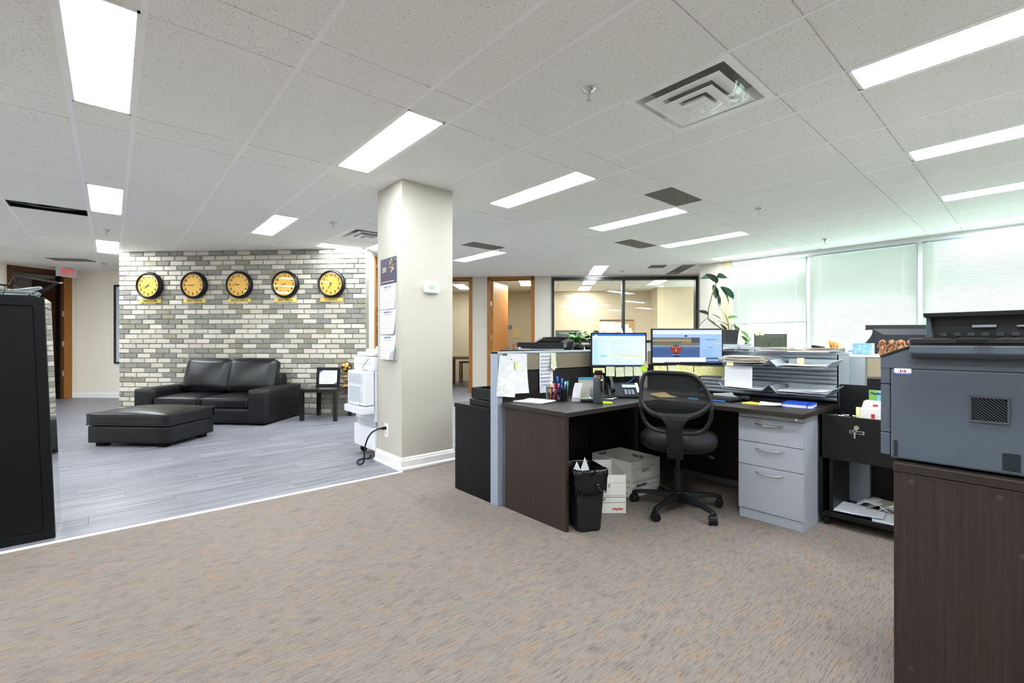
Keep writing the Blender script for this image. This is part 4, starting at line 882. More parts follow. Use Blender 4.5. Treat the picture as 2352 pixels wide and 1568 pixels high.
for q, (a, b, y0, y1, m_, lb, tl) in enumerate(((1502, 1517, 840, 853, noteY, 'small yellow sticky note at the left end under the right monitor', 0), (1517.5, 1532, 840, 853, noteY, 'small yellow sticky note second from left under the right monitor', 0), (1535, 1556, 839, 853, noteL, 'pale sticky note behind the chair top under the right monitor', 0),
                             (1554, 1593, 839, 860, noteY, 'large tilted yellow note under the middle of the right monitor', .07), (1593, 1610, 854, 864, noteY, 'small yellow slip peeking below the notes under the right monitor', 0), (1595, 1631, 841, 862, noteY, 'large yellow note right of the tilted one under the right monitor', 0), (1631, 1672, 842, 863, noteY, 'largest yellow note at the right end under the right monitor', .02))):
    note(((a + b) / 2 - cxR) * sc2, 1.15 - (y0 - 784) * sc2, (b - a) * sc2, (y1 - y0) * sc2, bR, lb, m_, -.006 - .0025 * (q % 2), tl)
# pinned papers on partition face (Y=2.5)
def pinned(name, x, z, w_, h_, m_, lb, cat='paper', tilt=0, y=2.494, group=None, curl=.03):
    t = thing(name, lb, cat, (x, y, z), 0, group)
    M().sheet(lambda a, b: (-w_ / 2 + a * w_, -curl * (1 - b) ** 2 * (.4 + .6 * a), -h_ + b * h_), 6, 8).obj('sheet', m_, t, solid=.0008).rotation_euler = (0, tilt, 0); return t
G_ = 'papers pinned to the tan partition'
t = pinned('pinned_paper', 2.215, 1.062, .19, .285, prnt, 'printed list pinned to the partition behind the handwritten page', group=G_, tilt=.02, y=2.497)
t = pinned('pinned_paper', 2.125, 1.045, .165, .285, hand, 'handwritten page pinned in front at the left end of the partition', group=G_, tilt=.12, y=2.487, curl=.012)
M().cyl((.02, -.008, -.02), (.02, 0, -.02), .004, n=8).obj('push_pin', orange, t)
t = pinned('pinned_paper', 2.508, 1.062, .142, .30, prnt, 'printed table of rows pinned to the partition above the pen holder', group=G_, curl=.01, y=2.496)
k = M()
for q in range(9): k.box(-.058, .045, -.0025 - .010 * ((q + 1) / 11) ** 2, -.0015, -.03 - q * .027, -.020 - q * .027)
k.obj('grey_table_rows', mat('table_grey', 'A6A8B0', .8), t)
t = note(0, 0, .001, .001, (0, 0), 'x')
for ch in list(t.children): bpy.data.objects.remove(ch)
bpy.data.objects.remove(t)
def pnote(x, z, w_, h_, lb, m_, y, tilt=0):
    t = thing('sticky_note', lb, 'sticky note', (x, y, z), 0, 'sticky notes'); M().sheet(lambda a, b: (-w_ / 2 + a * w_, -.012 * (1 - b) ** 2, -h_ + b * h_), 3, 4).obj('note', m_, t, solid=.0008).rotation_euler = (0, tilt, 0)
pnote(2.19, 1.005, .034, .052, 'yellow sticky note stuck on the pinned printed list', noteY, 2.478)
pnote(2.575, 1.062, .052, .12, 'long pale slip hanging over the right side of the printed table', noteL, 2.484)
pnote(2.575, .985, .052, .055, 'tilted pale sticky note stuck at the right edge of the printed table', noteL, 2.474, .6)
t = thing('push_pin', 'lone yellow push pin in the tan partition fabric', 'pin', (2.405, 2.50, 1.03)); M().cyl((0, -.006, 0), (0, 0, 0), .004, n=8).cyl((.008, -.006, -.002), (.008, 0, -.002), .004, n=8).obj('pin', orange, t)
# slatted rail notes
for (Y, z, w_, h_, x, lb, m_) in ((1.672, .868, .075, .075, 3.715, 'pale sticky note low at the left end of the slatted rail', noteL), (1.12, 1.035, .044, .055, 3.64, 'yellow sticky note in the upper right letter tray', yel), (1.52, .995, .05, .022, 3.44, 'small yellow label stuck under the upper left letter tray', yel)):
    t = thing('sticky_note', lb, 'sticky note', (x, Y, z), AX, 'sticky notes'); M().sheet(lambda a, b: (-w_ / 2 + a * w_, -.006 * (1 - b) ** 2, -h_ + b * h_), 3, 4).obj('note', m_, t, solid=.0008)
# ================================================================== LETTER TRAYS on slats (x=-Y local, y=+X)
def ltray(lb, Y, z, w_, X=3.485):
    t = thing('letter_tray', lb, 'tray', (X, Y, z), AX, 'hanging letter trays')
    e = .045; d = .235
    k = M().add([(-.0, 0, .045), (e, 0, .0), (w_ - e, 0, 0), (w_, 0, .045), (0, d, .055), (e, d, .0), (w_ - e, d, 0), (w_, d, .055)], [(0, 1, 5, 4), (1, 2, 6, 5), (2, 3, 7, 6)])
    k.obj('tray_body', gmetal2, t, solid=.0035); B(e, w_ - e, d - .004, d, 0, .05).obj('back_lip', gmetal2, t); return t
def pile(lb, loc, rz, w_, d, n_, m_=(paper,), th=.0012, curl=0, group=None, name='paper_stack', lean=None):
    t = thing(name, lb, 'papers', loc, rz, group); q_ = random.Random(hash(lb) % 999 if False else len(lb) * 7)
    for q in range(n_):
        dx, dy, an = q_.uniform(-.006, .006), q_.uniform(-.006, .006), q_.uniform(-.05, .05); z = q * th * 1.5
        o = M().sheet(lambda a, b: (-w_ / 2 + a * w_ + dx, -d / 2 + b * d + dy, z + .0032 + curl * (1 - b) ** 2 * max(0, a - .5) + .003 * math.sin(4 * a + q)), 5, 4).obj('sheet', m_[q % len(m_)], t, solid=th); o.rotation_euler = (0, 0, an)
    return t
Tr = [('upper left grey letter tray heaped with folders, beside the right monitor', 1.635, .985, .37), ('upper right grey letter tray on the slatted rail', 1.265, .975, .375), ('lower left grey letter tray holding an upright white sheet', 1.635, .80, .36), ('lower right grey letter tray just above the desk', 1.265, .795, .375)]
for lb, Y, z, w_ in Tr: ltray(lb, Y, z, w_)
pile('thick heap of folders and papers in the upper left letter tray', (3.60, 1.455, .990), AX, .27, .25, 15, (cream, paper, paperw, kraft), .0022, .02)
pile('thin white papers in the upper right letter tray', (3.60, 1.08, .981), AX, .27, .22, 4, (paper, paperw), .0015)
pile('papers lying in the lower left letter tray', (3.60, 1.455, .806), AX, .26, .22, 3, (paper,), .0015)
pile('several loose papers in the lower right letter tray', (3.60, 1.08, .801), AX, .27, .22, 6, (paper, paperw), .0018, .01)
t = thing('upright_paper', 'white sheet standing upright in the lower left letter tray', 'paper', (3.505, 1.59, .812), AX); M().sheet(lambda a, b: (a * .20 - .01 * b, .0 + .03 * b, b * .155), 4, 4).obj('sheet', paper, t, solid=.001)
ltray('topmost grey letter tray on the partition cap behind the right monitor', 1.90, 1.078, .36, 3.66)
pile('papers and envelopes in the topmost grey tray', (3.78, 1.62, 1.085), AX, .3, .2, 5, (paper, paperw), .002, .02)
pile('wide heap of white and brown edged papers on top of the slatted partition', (3.80, 1.18, 1.075), AX, .50, .28, 8, (paper, paperw, paper, kraft), .0022, .02)
# ================================================================== DESK ITEMS
zd = .7265
pile('stack of white papers on the desk corner below the pinned pages', (2.245, 2.345, zd), .25, .19, .23, 4, (paper, paperw, prnt), .0012)
# pen holder
t = thing('pen_holder', 'black wire mesh pen holder crowded with pens', 'pen holder', (2.415, 2.30, zd), AV)
k = M(); pr = [(-.075, -.03), (-.05, -.045), (.04, -.045), (.075, -.02), (.075, .03), (.04, .045), (-.05, .045), (-.075, .02)]
for z in (.003, .05, .094): k.tube([(x, y, z) for x, y in pr], .0032, 5, True)
for q in range(40):
    a = q / 40 * len(pr); i = int(a); f = a - i; p, p2 = pr[i], pr[(i + 1) % 8]; x, y = p[0] + (p2[0] - p[0]) * f, p[1] + (p2[1] - p[1]) * f; k.cyl((x, y, 0), (x, y, .094), .0012, n=4)
for q in range(7): z = .015 + q * .012; k.tube([(x, y, z) for x, y in pr], .0010, 4, True)
k.obj('wire_frame', wr, t); M().prism(pr, 0, .003).obj('base', wr, t); B(.0, .002, -.045, .045, .0, .09).obj('divider', wr, t); B(.03, .074, -.03, .03, .003, .085).obj('inner_cup', blk, t, bevel=.003)
PN = [(-.068, -.02, .10, .004, whitep, 'white pen at the far left of the pen holder', -.1), (-.058, .0, .125, .0045, whitep2, 'silver pen standing in the pen holder', -.05), (-.045, -.02, .112, .006, orange, 'orange pen in the pen holder', .05), (-.035, .01, .13, .006, blue, 'dark blue capped pen in the pen holder', .05), (-.012, -.02, .12, .006, pink, 'pink handled pen leaning in the pen holder', .25),
      (.0, .0, .12, .008, red, 'red scissor handle in the pen holder', -.15), (.02, -.01, .145, .009, whitep, 'fat white correction pen leaning in the pen holder', -.45), (.028, .02, .165, .0065, blue2, 'tall bright blue pen in the pen holder', -.12), (.038, .01, .15, .0065, blue2, 'second bright blue pen in the pen holder, just right of the tallest', .03),
      (.05, .0, .13, .005, whitep2, 'grey pen in the right part of the pen holder', .12), (.062, .01, .135, .0075, green, 'green capped marker in the pen holder', .15), (.07, -.01, .12, .005, teal, 'teal pen at the right edge of the pen holder', .1), (-.062, .02, .11, .005, teal, 'turquoise pen at the back left of the pen holder', -.1), (-.025, -.03, .075, .006, mat('pink_scissors', 'D8386E', .4), 'pink scissors low inside the pen holder', .2)]
ca, sa = math.cos(AV), math.sin(AV)
for (x, y, ln, r, m_, lb, tl) in PN:
    t = thing('pen', lb, 'pen', (2.415 + x * ca - y * sa, 2.30 + x * sa + y * ca, zd + .004), AV, 'pens in the mesh holder'); p1 = (math.sin(tl) * ln, 0, math.cos(tl) * ln)
    M().cyl((0, 0, 0), p1, r, r, 8).obj('barrel', m_, t, smooth=True); p0 = tuple(c * .72 for c in p1); M().cyl(p0, tuple(c * 1.02 for c in p1), r * 1.15, r * 1.0, 8).obj('cap', m_, t, smooth=True)
t = thing('card_holder', 'clear holder with an upright white slip, right of the pen holder', 'card holder', (2.475, 2.165, zd), AV)
B(-.035, .035, -.02, .02, 0, .012).obj('base', mat('clear_plastic', 'AEB4BA', .15), t, bevel=.003); B(-.035, .035, -.02, -.017, .01, .03).obj('front_lip', MT['clear_plastic'], t); M().sheet(lambda a, b: (-.028 + a * .056 + .022 * b ** 2, .004 + .012 * b, .006 + b * .125), 4, 5).obj('slip', paper, t, solid=.001)
t = thing('stapler', 'grey hole punch with yellow strips lying beside the pen holder', 'desk tool', (2.515, 2.085, zd), AV - .1)
M().rbox((0, 0, .012), (.055, .018, .012), .008, 6).obj('body', blk, t, weld=.0003, smooth=True); B(-.02, .05, -.008, .015, .024, .034).obj('clips', whitep, t, bevel=.002)
for q in range(4): B(-.015 + q * .016, -.003 + q * .016, -.010, .016, .030, .036).obj('strip', yel if q % 2 else teal, t)
t = thing('highlighter', 'blue highlighter lying behind the water bottle', 'marker', (2.60, 2.13, zd), AV + .1); M().cyl((-.035, 0, .009), (.03, 0, .009), .009).cyl((.03, 0, .009), (.045, 0, .009), .006).obj('barrel', mat('sky_blue', '4BA6E0', .4), t, smooth=True)
t = thing('highlighter', 'short yellow highlighter lying behind the blue one', 'marker', (2.565, 2.17, zd), AV + .1); M().cyl((-.02, 0, .009), (.03, 0, .009), .008).obj('barrel', mat('hl_yellow', 'E6E23A', .4), t, smooth=True)
t = thing('desk_calendar', 'small teal topped tent calendar behind the water bottle', 'calendar', (2.66, 2.235, zd), AV)
M().prism([(-.05, 0), (.03, 0), (-.012, .155)], -.055, .055, 'x').obj('tent', mat('grey_card', 'A7A49A', .7), t); M().add([(-.05, -.037, .035), (.05, -.037, .035), (.05, -.017, .135), (-.05, -.017, .135)], [(0, 1, 2, 3)]).obj('teal_page', teal, t); M().add([(-.03, -.039, .032), (.045, -.039, .032), (.045, -.034, .055), (-.03, -.034, .055)], [(0, 1, 2, 3)]).obj('white_note', paper, t); B(-.055, .055, -.02, -.004, .148, .158).obj('binding', mat('bright_teal', '2AA8C8', .4), t)
t = thing('patterned_mug', 'grey cup with white triangles behind the water bottle', 'cup', (2.61, 2.11, zd), AV); M().lathe([(.001, 0), (.03, 0), (.033, .05), (.035, .093), (.032, .093), (.03, .01), (.001, .01)], 20).obj('body', mat('mug_grey', '7F7A7A', .5), t, smooth=True)
k = M()
for (a, z) in ((-1.9, .07), (-1.35, .07), (-1.6, .045), (-1.1, .045), (-1.9, .02), (-1.35, .02)):
    c, s_ = math.cos(a), math.sin(a); R_ = .0355; k.add([(R_ * math.cos(a - .16), R_ * math.sin(a - .16), z + .01), (R_ * math.cos(a + .16), R_ * math.sin(a + .16), z + .01), (R_ * c * .99, R_ * s_ * .99, z - .008)], [(0, 1, 2)])
k.obj('white_triangles', paper, t)
# bottle
t = thing('water_bottle', 'dark grey steel water bottle with red ring on the desk', 'bottle', (2.541, 2.02, zd), AV)
M().lathe([(.001, 0), (.035, 0), (.037, .004), (.037, .165), (.034, .18), (.028, .188), (.001, .188)], 28).obj('body', mat('bottle_grey', '3F444C', .4, coat=.3), t, smooth=True); M().cyl((0, 0, .188), (0, 0, .193), .0285).obj('red_ring', red, t, smooth=True); M().lathe([(.001, .225), (.026, .225), (.028, .22), (.0275, .193), (.001, .193)], 24).obj('cap', blk, t, smooth=True)
M().tube([(.012, -.028, .19), (.014, -.040, .17), (.014, -.043, .12), (.016, -.046, .09), (.022, -.042, .08)], .006, 6).obj('strap', blk, t); B(.007, .021, -.050, -.044, .155, .168).obj('clasp', mat('clasp', 'C8B89A', .4), t)
t = thing('sticky_pad', 'neon green block of sticky notes at the desk edge', 'sticky notes', (2.558, 1.955, zd), AV); M().hull([(-.035, -.015, 0), (.03, -.015, 0), (.035, .015, 0), (-.03, .015, 0), (-.033, -.014, .012), (.03, -.016, .009), (.034, .013, .011), (-.03, .015, .015)]).obj('pad', neon, t, bevel=.002)
# phone
t = thing('desk_phone', 'black office telephone with handset on its left side', 'telephone', (2.965, 2.125, zd), AV - .12)
M().hull([(-.11, -.10, 0), (.13, -.10, 0), (.13, .11, 0), (-.11, .11, 0), (-.11, -.10, .02), (.13, -.10, .02), (.13, .11, .10), (-.11, .11, .10)]).obj('base', blk, t, bevel=.006)
sl = math.atan2(.08, .21); k = bpy.data.objects.new('keypad', None)
kp = M()
for a in range(3):
    for b in range(4): kp.box(-.01 + a * .026, .008 + a * .026, -.085 + b * .02, -.071 + b * .02, 0, .004)
kp = kp.obj('keys', mat('key_grey', '7F8894', .5), t); kp.rotation_euler = (sl, 0, 0); kp.location = (.02, -.005, .058)
o = B(0, .10, 0, .045, 0, .004).obj('display', mat('lcd', 'B6C6CC', .3), t); o.rotation_euler = (sl, 0, 0); o.location = (.0, .02, .068)
k = M(); [k.box(.105, .125, .02 + q * .018 - .08, .032 + q * .018 - .08, 0, .003) for q in range(9)]; o = k.obj('line_keys', paper, t); o.rotation_euler = (sl, 0, 0); o.location = (-.003, .0, .062)
M().tube([(-.085, -.10, .055), (-.083, -.075, .075), (-.08, -.02, .085), (-.08, .05, .115), (-.083, .10, .125), (-.085, .125, .115)], [.022, .021, .014, .014, .022, .024], 10).obj('handset', blkg, t, smooth=True)
pts = [(-.085, -.12, .03)]
for q in range(60): a = q / 60; pts.append((-.085 - .02 * math.sin(a * 9) - .10 * a * (1 - a) * 2 + .008 * math.cos(q * 1.7), -.12 - .07 * math.sin(a * PI) + .008 * math.sin(q * 1.7), .012 + .002 * math.cos(q * 1.7)))
M().tube(smooth3([(-.08, -.10, .04), (-.06, -.135, .02), (-.10, -.16, .012), (-.16, -.15, .012), (-.20, -.13, .012), (-.25, -.15, .012), (-.22, -.175, .012), (-.15, -.17, .012)]), .0075, 6).obj('coiled_cord', blk, t, smooth=True)
t = thing('cable', 'thin blue cable hanging behind the phone under the left monitor', 'cable', (0, 0, 0)); M().tube([(3.24, 2.17, .93), (3.25, 2.19, .88), (3.22, 2.22, .83), (3.17, 2.26, .80)], .003, 6).obj('cable', blue2, t)
pile('white sheet of paper under the phone cord', (2.80, 2.18, zd), .3, .14, .2, 1, (paper,), .001)
t = pile('loose yellow notes and scraps on the desk seen through the chair mesh', (3.20, 1.93, zd), .9, .22, .12, 4, (kraft, yel, cream), .002, .02)
t = pile('white papers beside the keyboard seen through the chair mesh', (3.59, 1.63, zd), .5, .25, .14, 3, (paper,), .002, .02)
# keyboard (x=-Y)
t = thing('keyboard', 'black computer keyboard on the right wing of the desk', 'keyboard', (3.30, 1.86, zd), AX - .12)
B(0, .44, 0, .14, 0, .018).obj('base', blk, t, bevel=.004); k = M()
for a in range(15):
    for b in range(5): k.box(.012 + a * .028, .036 + a * .028, .012 + b * .024, .032 + b * .024, .018, .025)
k.obj('keys', mat('key_black', '2A2B2E', .5), t, stuff=True)
t = thing('pen', 'blue pen lying along the keyboard front edge', 'pen', (3.24, 1.60, zd), AX - .05); M().cyl((0, 0, .005), (.14, 0, .005), .0045, n=8).obj('barrel', blue2, t)
t = thing('eraser_pad', 'light blue block beside the keyboard seen through the chair mesh', 'desk tool', (3.20, 1.72, zd), AX - .05); B(0, .07, 0, .02, 0, .012).obj('pad', mat('sky_blue2', '58B0DC', .5), t, bevel=.002)
t = thing('computer_mouse', 'glossy black computer mouse right of the keyboard', 'mouse', (3.43, 1.40, zd), AX + .2); M().rbox((0, 0, .017), (.03, .05, .017), .016, 8).obj('shell', blkg, t, weld=.0003, smooth=True)
t = thing('document_holder', 'dark blue folder lying at the back of the desk by the slatted rail', 'folder', (3.62, 1.24, zd), AX); B(-.12, .12, -.03, .05, 0, .008).obj('cover', mat('navy', '14265A', .4), t, bevel=.002)
t = thing('envelope', 'yellow envelope on the desk left of the blue notebook', 'envelope', (3.30, 1.30, zd), AX + .1); M().hull([(-.06, -.05, 0), (.05, -.055, 0), (.06, .02, 0), (-.04, .05, 0), (-.06, -.05, .008), (.05, -.055, .006), (.06, .02, .006), (-.04, .05, .008)]).obj('envelope', mat('envelope_yellow', 'E6D24A', .7), t)
pile('crumpled white sheets on the desk between envelope and blue notebook', (3.33, 1.20, zd), AX + .3, .14, .16, 3, (paper, paperw), .0015, .02)
t = thing('notebook', 'bright blue notebook with elastic band at the right end of the desk', 'notebook', (3.285, 1.12, zd), AX + .13)
B(0, .165, 0, .19, .003, .020).obj('pages', paper, t); B(-.002, .168, -.002, .192, 0, .003).obj('back_cover', blue, t, bevel=.001); B(-.002, .168, -.002, .192, .020, .024).obj('front_cover', blue, t, bevel=.001); B(-.003, -.001, -.002, .192, 0, .024).obj('spine', blue, t)
M().tube([(.14, -.004, .002), (.14, -.004, .026), (.14, .194, .026)], .0025, 5).obj('elastic_band', mat('navy2', '0C1E60', .6), t)
# ================================================================== CHAIR
CH = thing('office_chair', 'black mesh back swivel office chair at the corner desk', 'chair', (2.937, 1.65, 0), AV - .42)
chm = mat('chair_plastic', '101215', .45, spec=.4, bump=.15, bscale=400)
# local: x right, y away (toward desk). back is nearest the viewer
M().cyl((0, 0, .055), (0, 0, .125), .036, .03, 20).obj('hub', chm, CH, smooth=False, bevel=.003); M().cyl((0, 0, .12), (0, 0, .27), .026).cyl((0, 0, .26), (0, 0, .40), .015).obj('gas_cylinder', chm, CH)
CA = []
for (wx, wy) in ((2.638, 1.637), (2.844, 1.347), (2.835, 1.943), (3.195, 1.479), (3.13, 1.90)):
    dx, dy = wx - 2.937, wy - 1.65; a = -(AV - .42); CA.append(math.atan2(dx * math.sin(a) + dy * math.cos(a), dx * math.cos(a) - dy * math.sin(a)))
for a in CA:
    c, s_ = math.cos(a), math.sin(a); 
    def P(r, o, z): return (c * r - s_ * o, s_ * r + c * o, z)
    lg = M(); secs = [(.02, .024, .062, .120), (.12, .021, .072, .112), (.22, .019, .078, .102), (.29, .020, .070, .092), (.315, .018, .062, .082)]
    vs = []
    for r, o, z0, z1 in secs: vs += [P(r, -o, z0), P(r, o, z0), P(r, o * .7, z1), P(r, -o * .7, z1)]
    n_ = len(secs); lg.add(vs, [(0, 1, 2, 3), (4 * n_ - 1, 4 * n_ - 2, 4 * n_ - 3, 4 * n_ - 4)] + [(4 * i + j, 4 * i + (j + 1) % 4, 4 * i + 4 + (j + 1) % 4, 4 * i + 4 + j) for i in range(n_ - 1) for j in range(4)])
    L_ = lg.obj('leg', chm, CH, bevel=.004, weld=.0001)
    cr = M(); R_ = .300; cr.cyl(P(R_, 0, .04), P(R_, 0, .075), .008); 
    d_ = a + .9; e = (math.cos(d_), math.sin(d_)); ctr = P(R_, 0, .028)
    for sg in (-1, 1): cr.cyl((ctr[0] + e[0] * sg * .006, ctr[1] + e[1] * sg * .006, .028), (ctr[0] + e[0] * sg * .026, ctr[1] + e[1] * sg * .026, .028), .028, .026, 18)
    cr.cyl((ctr[0] - e[0] * .02, ctr[1] - e[1] * .02, .038), (ctr[0] + e[0] * .02, ctr[1] + e[1] * .02, .038), .024, n=14); cr.obj('caster', blk, L_, bevel=.002)
k = M(); k.hull([(-.07, -.08, .40), (.07, -.08, .40), (.07, .10, .40), (-.07, .10, .40), (-.1, -.1, .435), (.1, -.1, .435), (.1, .13, .435), (-.1, .13, .435)]); k.obj('tilt_mechanism', blk, CH, bevel=.006)
M().tube([(.08, .02, .41), (.16, .0, .40), (.20, -.01, .385)], .006, 6).cyl((.195, -.01, .388), (.225, -.015, .372), .012, .010, 10).obj('height_lever', blkg, CH)
# seat
def seat():
    k = M(); n_ = 40; prof = [(.0, .435), (.80, .435), (.93, .445), (.985, .465), (1.0, .485), (.985, .505), (.93, .522), (.75, .530), (.4, .522), (.0, .518)]
    vs = []
    for f, z in prof:
        for j in range(n_):
            t_ = 2 * PI * j / n_; cx = math.copysign(abs(math.cos(t_)) ** .62, math.cos(t_)); cy = math.copysign(abs(math.sin(t_)) ** .68, math.sin(t_)); vs.append((cx * .252 * f, .03 + cy * .245 * f, z - (.02 * max(0, cy * f) ** 3)))
    k.add(vs, [(i * n_ + j, i * n_ + (j + 1) % n_, (i + 1) * n_ + (j + 1) % n_, (i + 1) * n_ + j) for i in range(len(prof) - 1) for j in range(n_)]); return k
seat().obj('seat_cushion', mat('seat_fabric', '0A0B0E', .75, bump=.4, bscale=900), CH, weld=.0008, smooth=True)
M().lathe([(.23, -.012), (.236, 0), (.22, .01)], 32, (0, .03, .438)).obj('seat_pan', chm, CH)
# back frame: points from a front elevation, u right, z up
u0, zt, s_ = 828, .957, .000428
def E(px, pz): return ((px - u0) * s_, zt - (pz - 85) * s_)
def yb(x, z): return -.235 + .0 * z + .55 * x * x - .05 * (1 - abs(z - .72) / .26) + (.06 if z < .60 else 0) * (.60 - z) * 8
def ribbon(k, pts, wd, th, closed=False, yo=0):
    N = len(pts); vs = []
    for i, (x, z) in enumerate(pts):
        a = pts[(i - 1) % N] if closed or i else pts[i]; b = pts[(i + 1) % N] if closed or i < N - 1 else pts[i]
        d = Vector((b[0] - a[0], b[1] - a[1])).normalized(); nx, nz = -d.y, d.x; w_ = wd[i] if isinstance(wd, list) else wd
        for q in range(8):
            t_ = q * PI / 4; cx, cy = math.cos(t_), math.sin(t_); cx = math.copysign(abs(cx) ** .6, cx); cy = math.copysign(abs(cy) ** .6, cy)
            X, Z_ = x + nx * w_ * cx, z + nz * w_ * cx; vs.append((X, yb(x, z) + yo + th * cy, Z_))
    fs = [(i * 8 + j, i * 8 + (j + 1) % 8, ((i + 1) % N) * 8 + (j + 1) % 8, ((i + 1) % N) * 8 + j) for i in range(N if closed else N - 1) for j in range(8)]
    if not closed: fs += [tuple(range(8)), tuple((N - 1) * 8 + j for j in range(8))[::-1]]
    return k.add(vs, fs)
def smooth_pts(p, closed=False, it=3):
    for _ in range(it):
        q = []; N = len(p)
        if not closed: q.append(p[0])
        for i in range(N if closed else N - 1):
            a, b = p[i], p[(i + 1) % N]; q += [(a[0] * .75 + b[0] * .25, a[1] * .75 + b[1] * .25), (a[0] * .25 + b[0] * .75, a[1] * .25 + b[1] * .75)]
        if not closed: q.append(p[-1])
        p = q
    return p
out = [(400, 100), (740, 100), (1070, 112), (1200, 240), (1300, 420), (1335, 620), (1310, 800), (1230, 940), (1090, 1000), (835, 1000), (600, 990), (450, 930), (365, 820), (330, 620), (330, 400), (345, 220)]
k = M(); ribbon(k, smooth_pts([E(*p) for p in out], True), .0125, .016, True); k.obj('back_frame', chm, CH, smooth=True)
sm = [(340, 520), (380, 610), (470, 700), (600, 745), (835, 755), (1050, 735), (1180, 680), (1270, 600), (1325, 520)]
k = M(); sp_ = smooth_pts([E(*p) for p in sm]); ribbon(k, sp_, [.012 + .012 * (1 - abs(p[0]) / .21) ** .8 for p in [(max(-.21, min(.21, q[0])), 0) for q in sp_]], .013, yo=-.004); k.obj('lower_crossbar', chm, CH, smooth=True)
k = M(); Yp = [((-.115, .690), (.115, .690)), ((-.075, .655), (.075, .655)), ((-.050, .615), (.050, .615)), ((-.048, .56), (.048, .56)), ((-.047, .47), (.047, .47)), ((-.046, .395), (.046, .395))]
ys = [-.295, -.30, -.30, -.29, -.27, -.235]; vs = []
for (l, r), y in zip(Yp, ys): vs += [(l[0], y, l[1]), (r[0], y, r[1]), (r[0], y + .03, r[1]), (l[0], y + .03, l[1])]
k.add(vs, [(0, 1, 2, 3), (23, 22, 21, 20)] + [(4 * i + j, 4 * i + 4 + j, 4 * i + 4 + (j + 1) % 4, 4 * i + (j + 1) % 4) for i in range(5) for j in range(4)]); k.hull([(-.045, -.235, .395), (.045, -.235, .395), (.045, -.06, .405), (-.045, -.06, .405), (-.045, -.235, .42), (.045, -.235, .42), (.045, -.06, .43), (-.045, -.06, .43)]); k.obj('spine', chm, CH, bevel=.008, weld=.0002)
poly = smooth_pts([E(*p) for p in [(400, 110), (740, 105), (1060, 120), (1190, 240), (1290, 420), (1320, 540), (1180, 680), (1050, 735), (835, 755), (600, 745), (470, 700), (350, 540), (335, 400), (350, 220)]], True, 2)
k = M(); c0 = (0, .80); N = len(poly); rings = [1, .8, .6, .4, .2]; vs = []
for f in rings: vs += [(c0[0] + (p[0] - c0[0]) * f, yb(c0[0] + (p[0] - c0[0]) * f, c0[1] + (p[1] - c0[1]) * f) + .002, c0[1] + (p[1] - c0[1]) * f) for p in poly]
vs.append((c0[0], yb(*c0), c0[1])); k.add(vs, [(i * N + j, i * N + (j + 1) % N, (i + 1) * N + (j + 1) % N, (i + 1) * N + j) for i in range(4) for j in range(N)] + [(4 * N + j, 4 * N + (j + 1) % N, 5 * N) for j in range(N)]); k.obj('mesh_back', meshm, CH)
# ================================================================== BIN, BOXES
t = thing('waste_bin', 'black rectangular waste bin lined with a black plastic bag, beside the desk end', 'bin', (2.232, 1.890, 0), AV + .28)
def rr_(hx, hy, r=.03, n_=4):
    p = []
    for cx, cy, a in ((hx - r, hy - r, 0), (-hx + r, hy - r, 90), (-hx + r, -hy + r, 180), (hx - r, -hy + r, 270)):
        for q in range(n_ + 1): b = math.radians(a + q * 90 / n_); p.append((cx + r * math.cos(b), cy + r * math.sin(b)))
    return p
def loft(k, rings_):
    n_ = len(rings_[0]); vs = [v for r in rings_ for v in r]; k.add(vs, [(i * n_ + j, i * n_ + (j + 1) % n_, (i + 1) * n_ + (j + 1) % n_, (i + 1) * n_ + j) for i in range(len(rings_) - 1) for j in range(n_)]); return k
k = loft(M(), [[(x, y, z) for x, y in rr_(a, b)] for a, b, z in ((.035, .035, .0), (.075, .095, .0), (.078, .098, .01), (.097, .122, .355), (.101, .126, .36), (.101, .126, .372), (.094, .118, .372), (.07, .09, .012), (.035, .035, .012))]); k.obj('bin_body', mat('bin_black', '121214', .45, bump=.4, bscale=200), t, smooth=False)
rb = random.Random(9); base = rr_(.100, .124, .035, 9); n_ = len(base); rings_ = []
for z, off, w_ in ((.25, .003, .03), (.28, .006, .012), (.31, .007, .008), (.34, .009, .007), (.37, .008, .005), (.382, .0, .004), (.375, -.008, .004), (.33, -.014, .008), (.25, -.02, .01)):
    f_ = .90 + (min(z, .37)) * .27; ring_ = []
    for i, (x, y) in enumerate(base):
        q = 1 + (off + .006 * math.sin(i * 2.1 + z * 60) + rb.uniform(-.003, .003)) / .12; ring_.append((x * f_ * q, y * f_ * q, z + (rb.uniform(-w_, w_) if z < .3 and off > 0 else 0)))
    rings_.append(ring_)
loft(M(), rings_).obj('bin_liner', mat('liner_black', '0C0C0E', .16, bump=.5, bscale=60), t, smooth=True, solid=.001)
M().ell((.03, -.130, .285), (.014, .014, .016)).tube([(.03, -.136, .28), (.04, -.145, .265), (.048, -.142, .25)], .006, 6).obj('knot', MT['liner_black'], t, smooth=True)
for q, (x, h_) in enumerate(((-.055, .06), (.0, .085))): M().add([(x - .03, .0, .33), (x + .04, -.01, .33), (x + .005, -.005, .345 + h_)], [(0, 1, 2)]).obj('discarded_paper', paper, t, solid=.001)
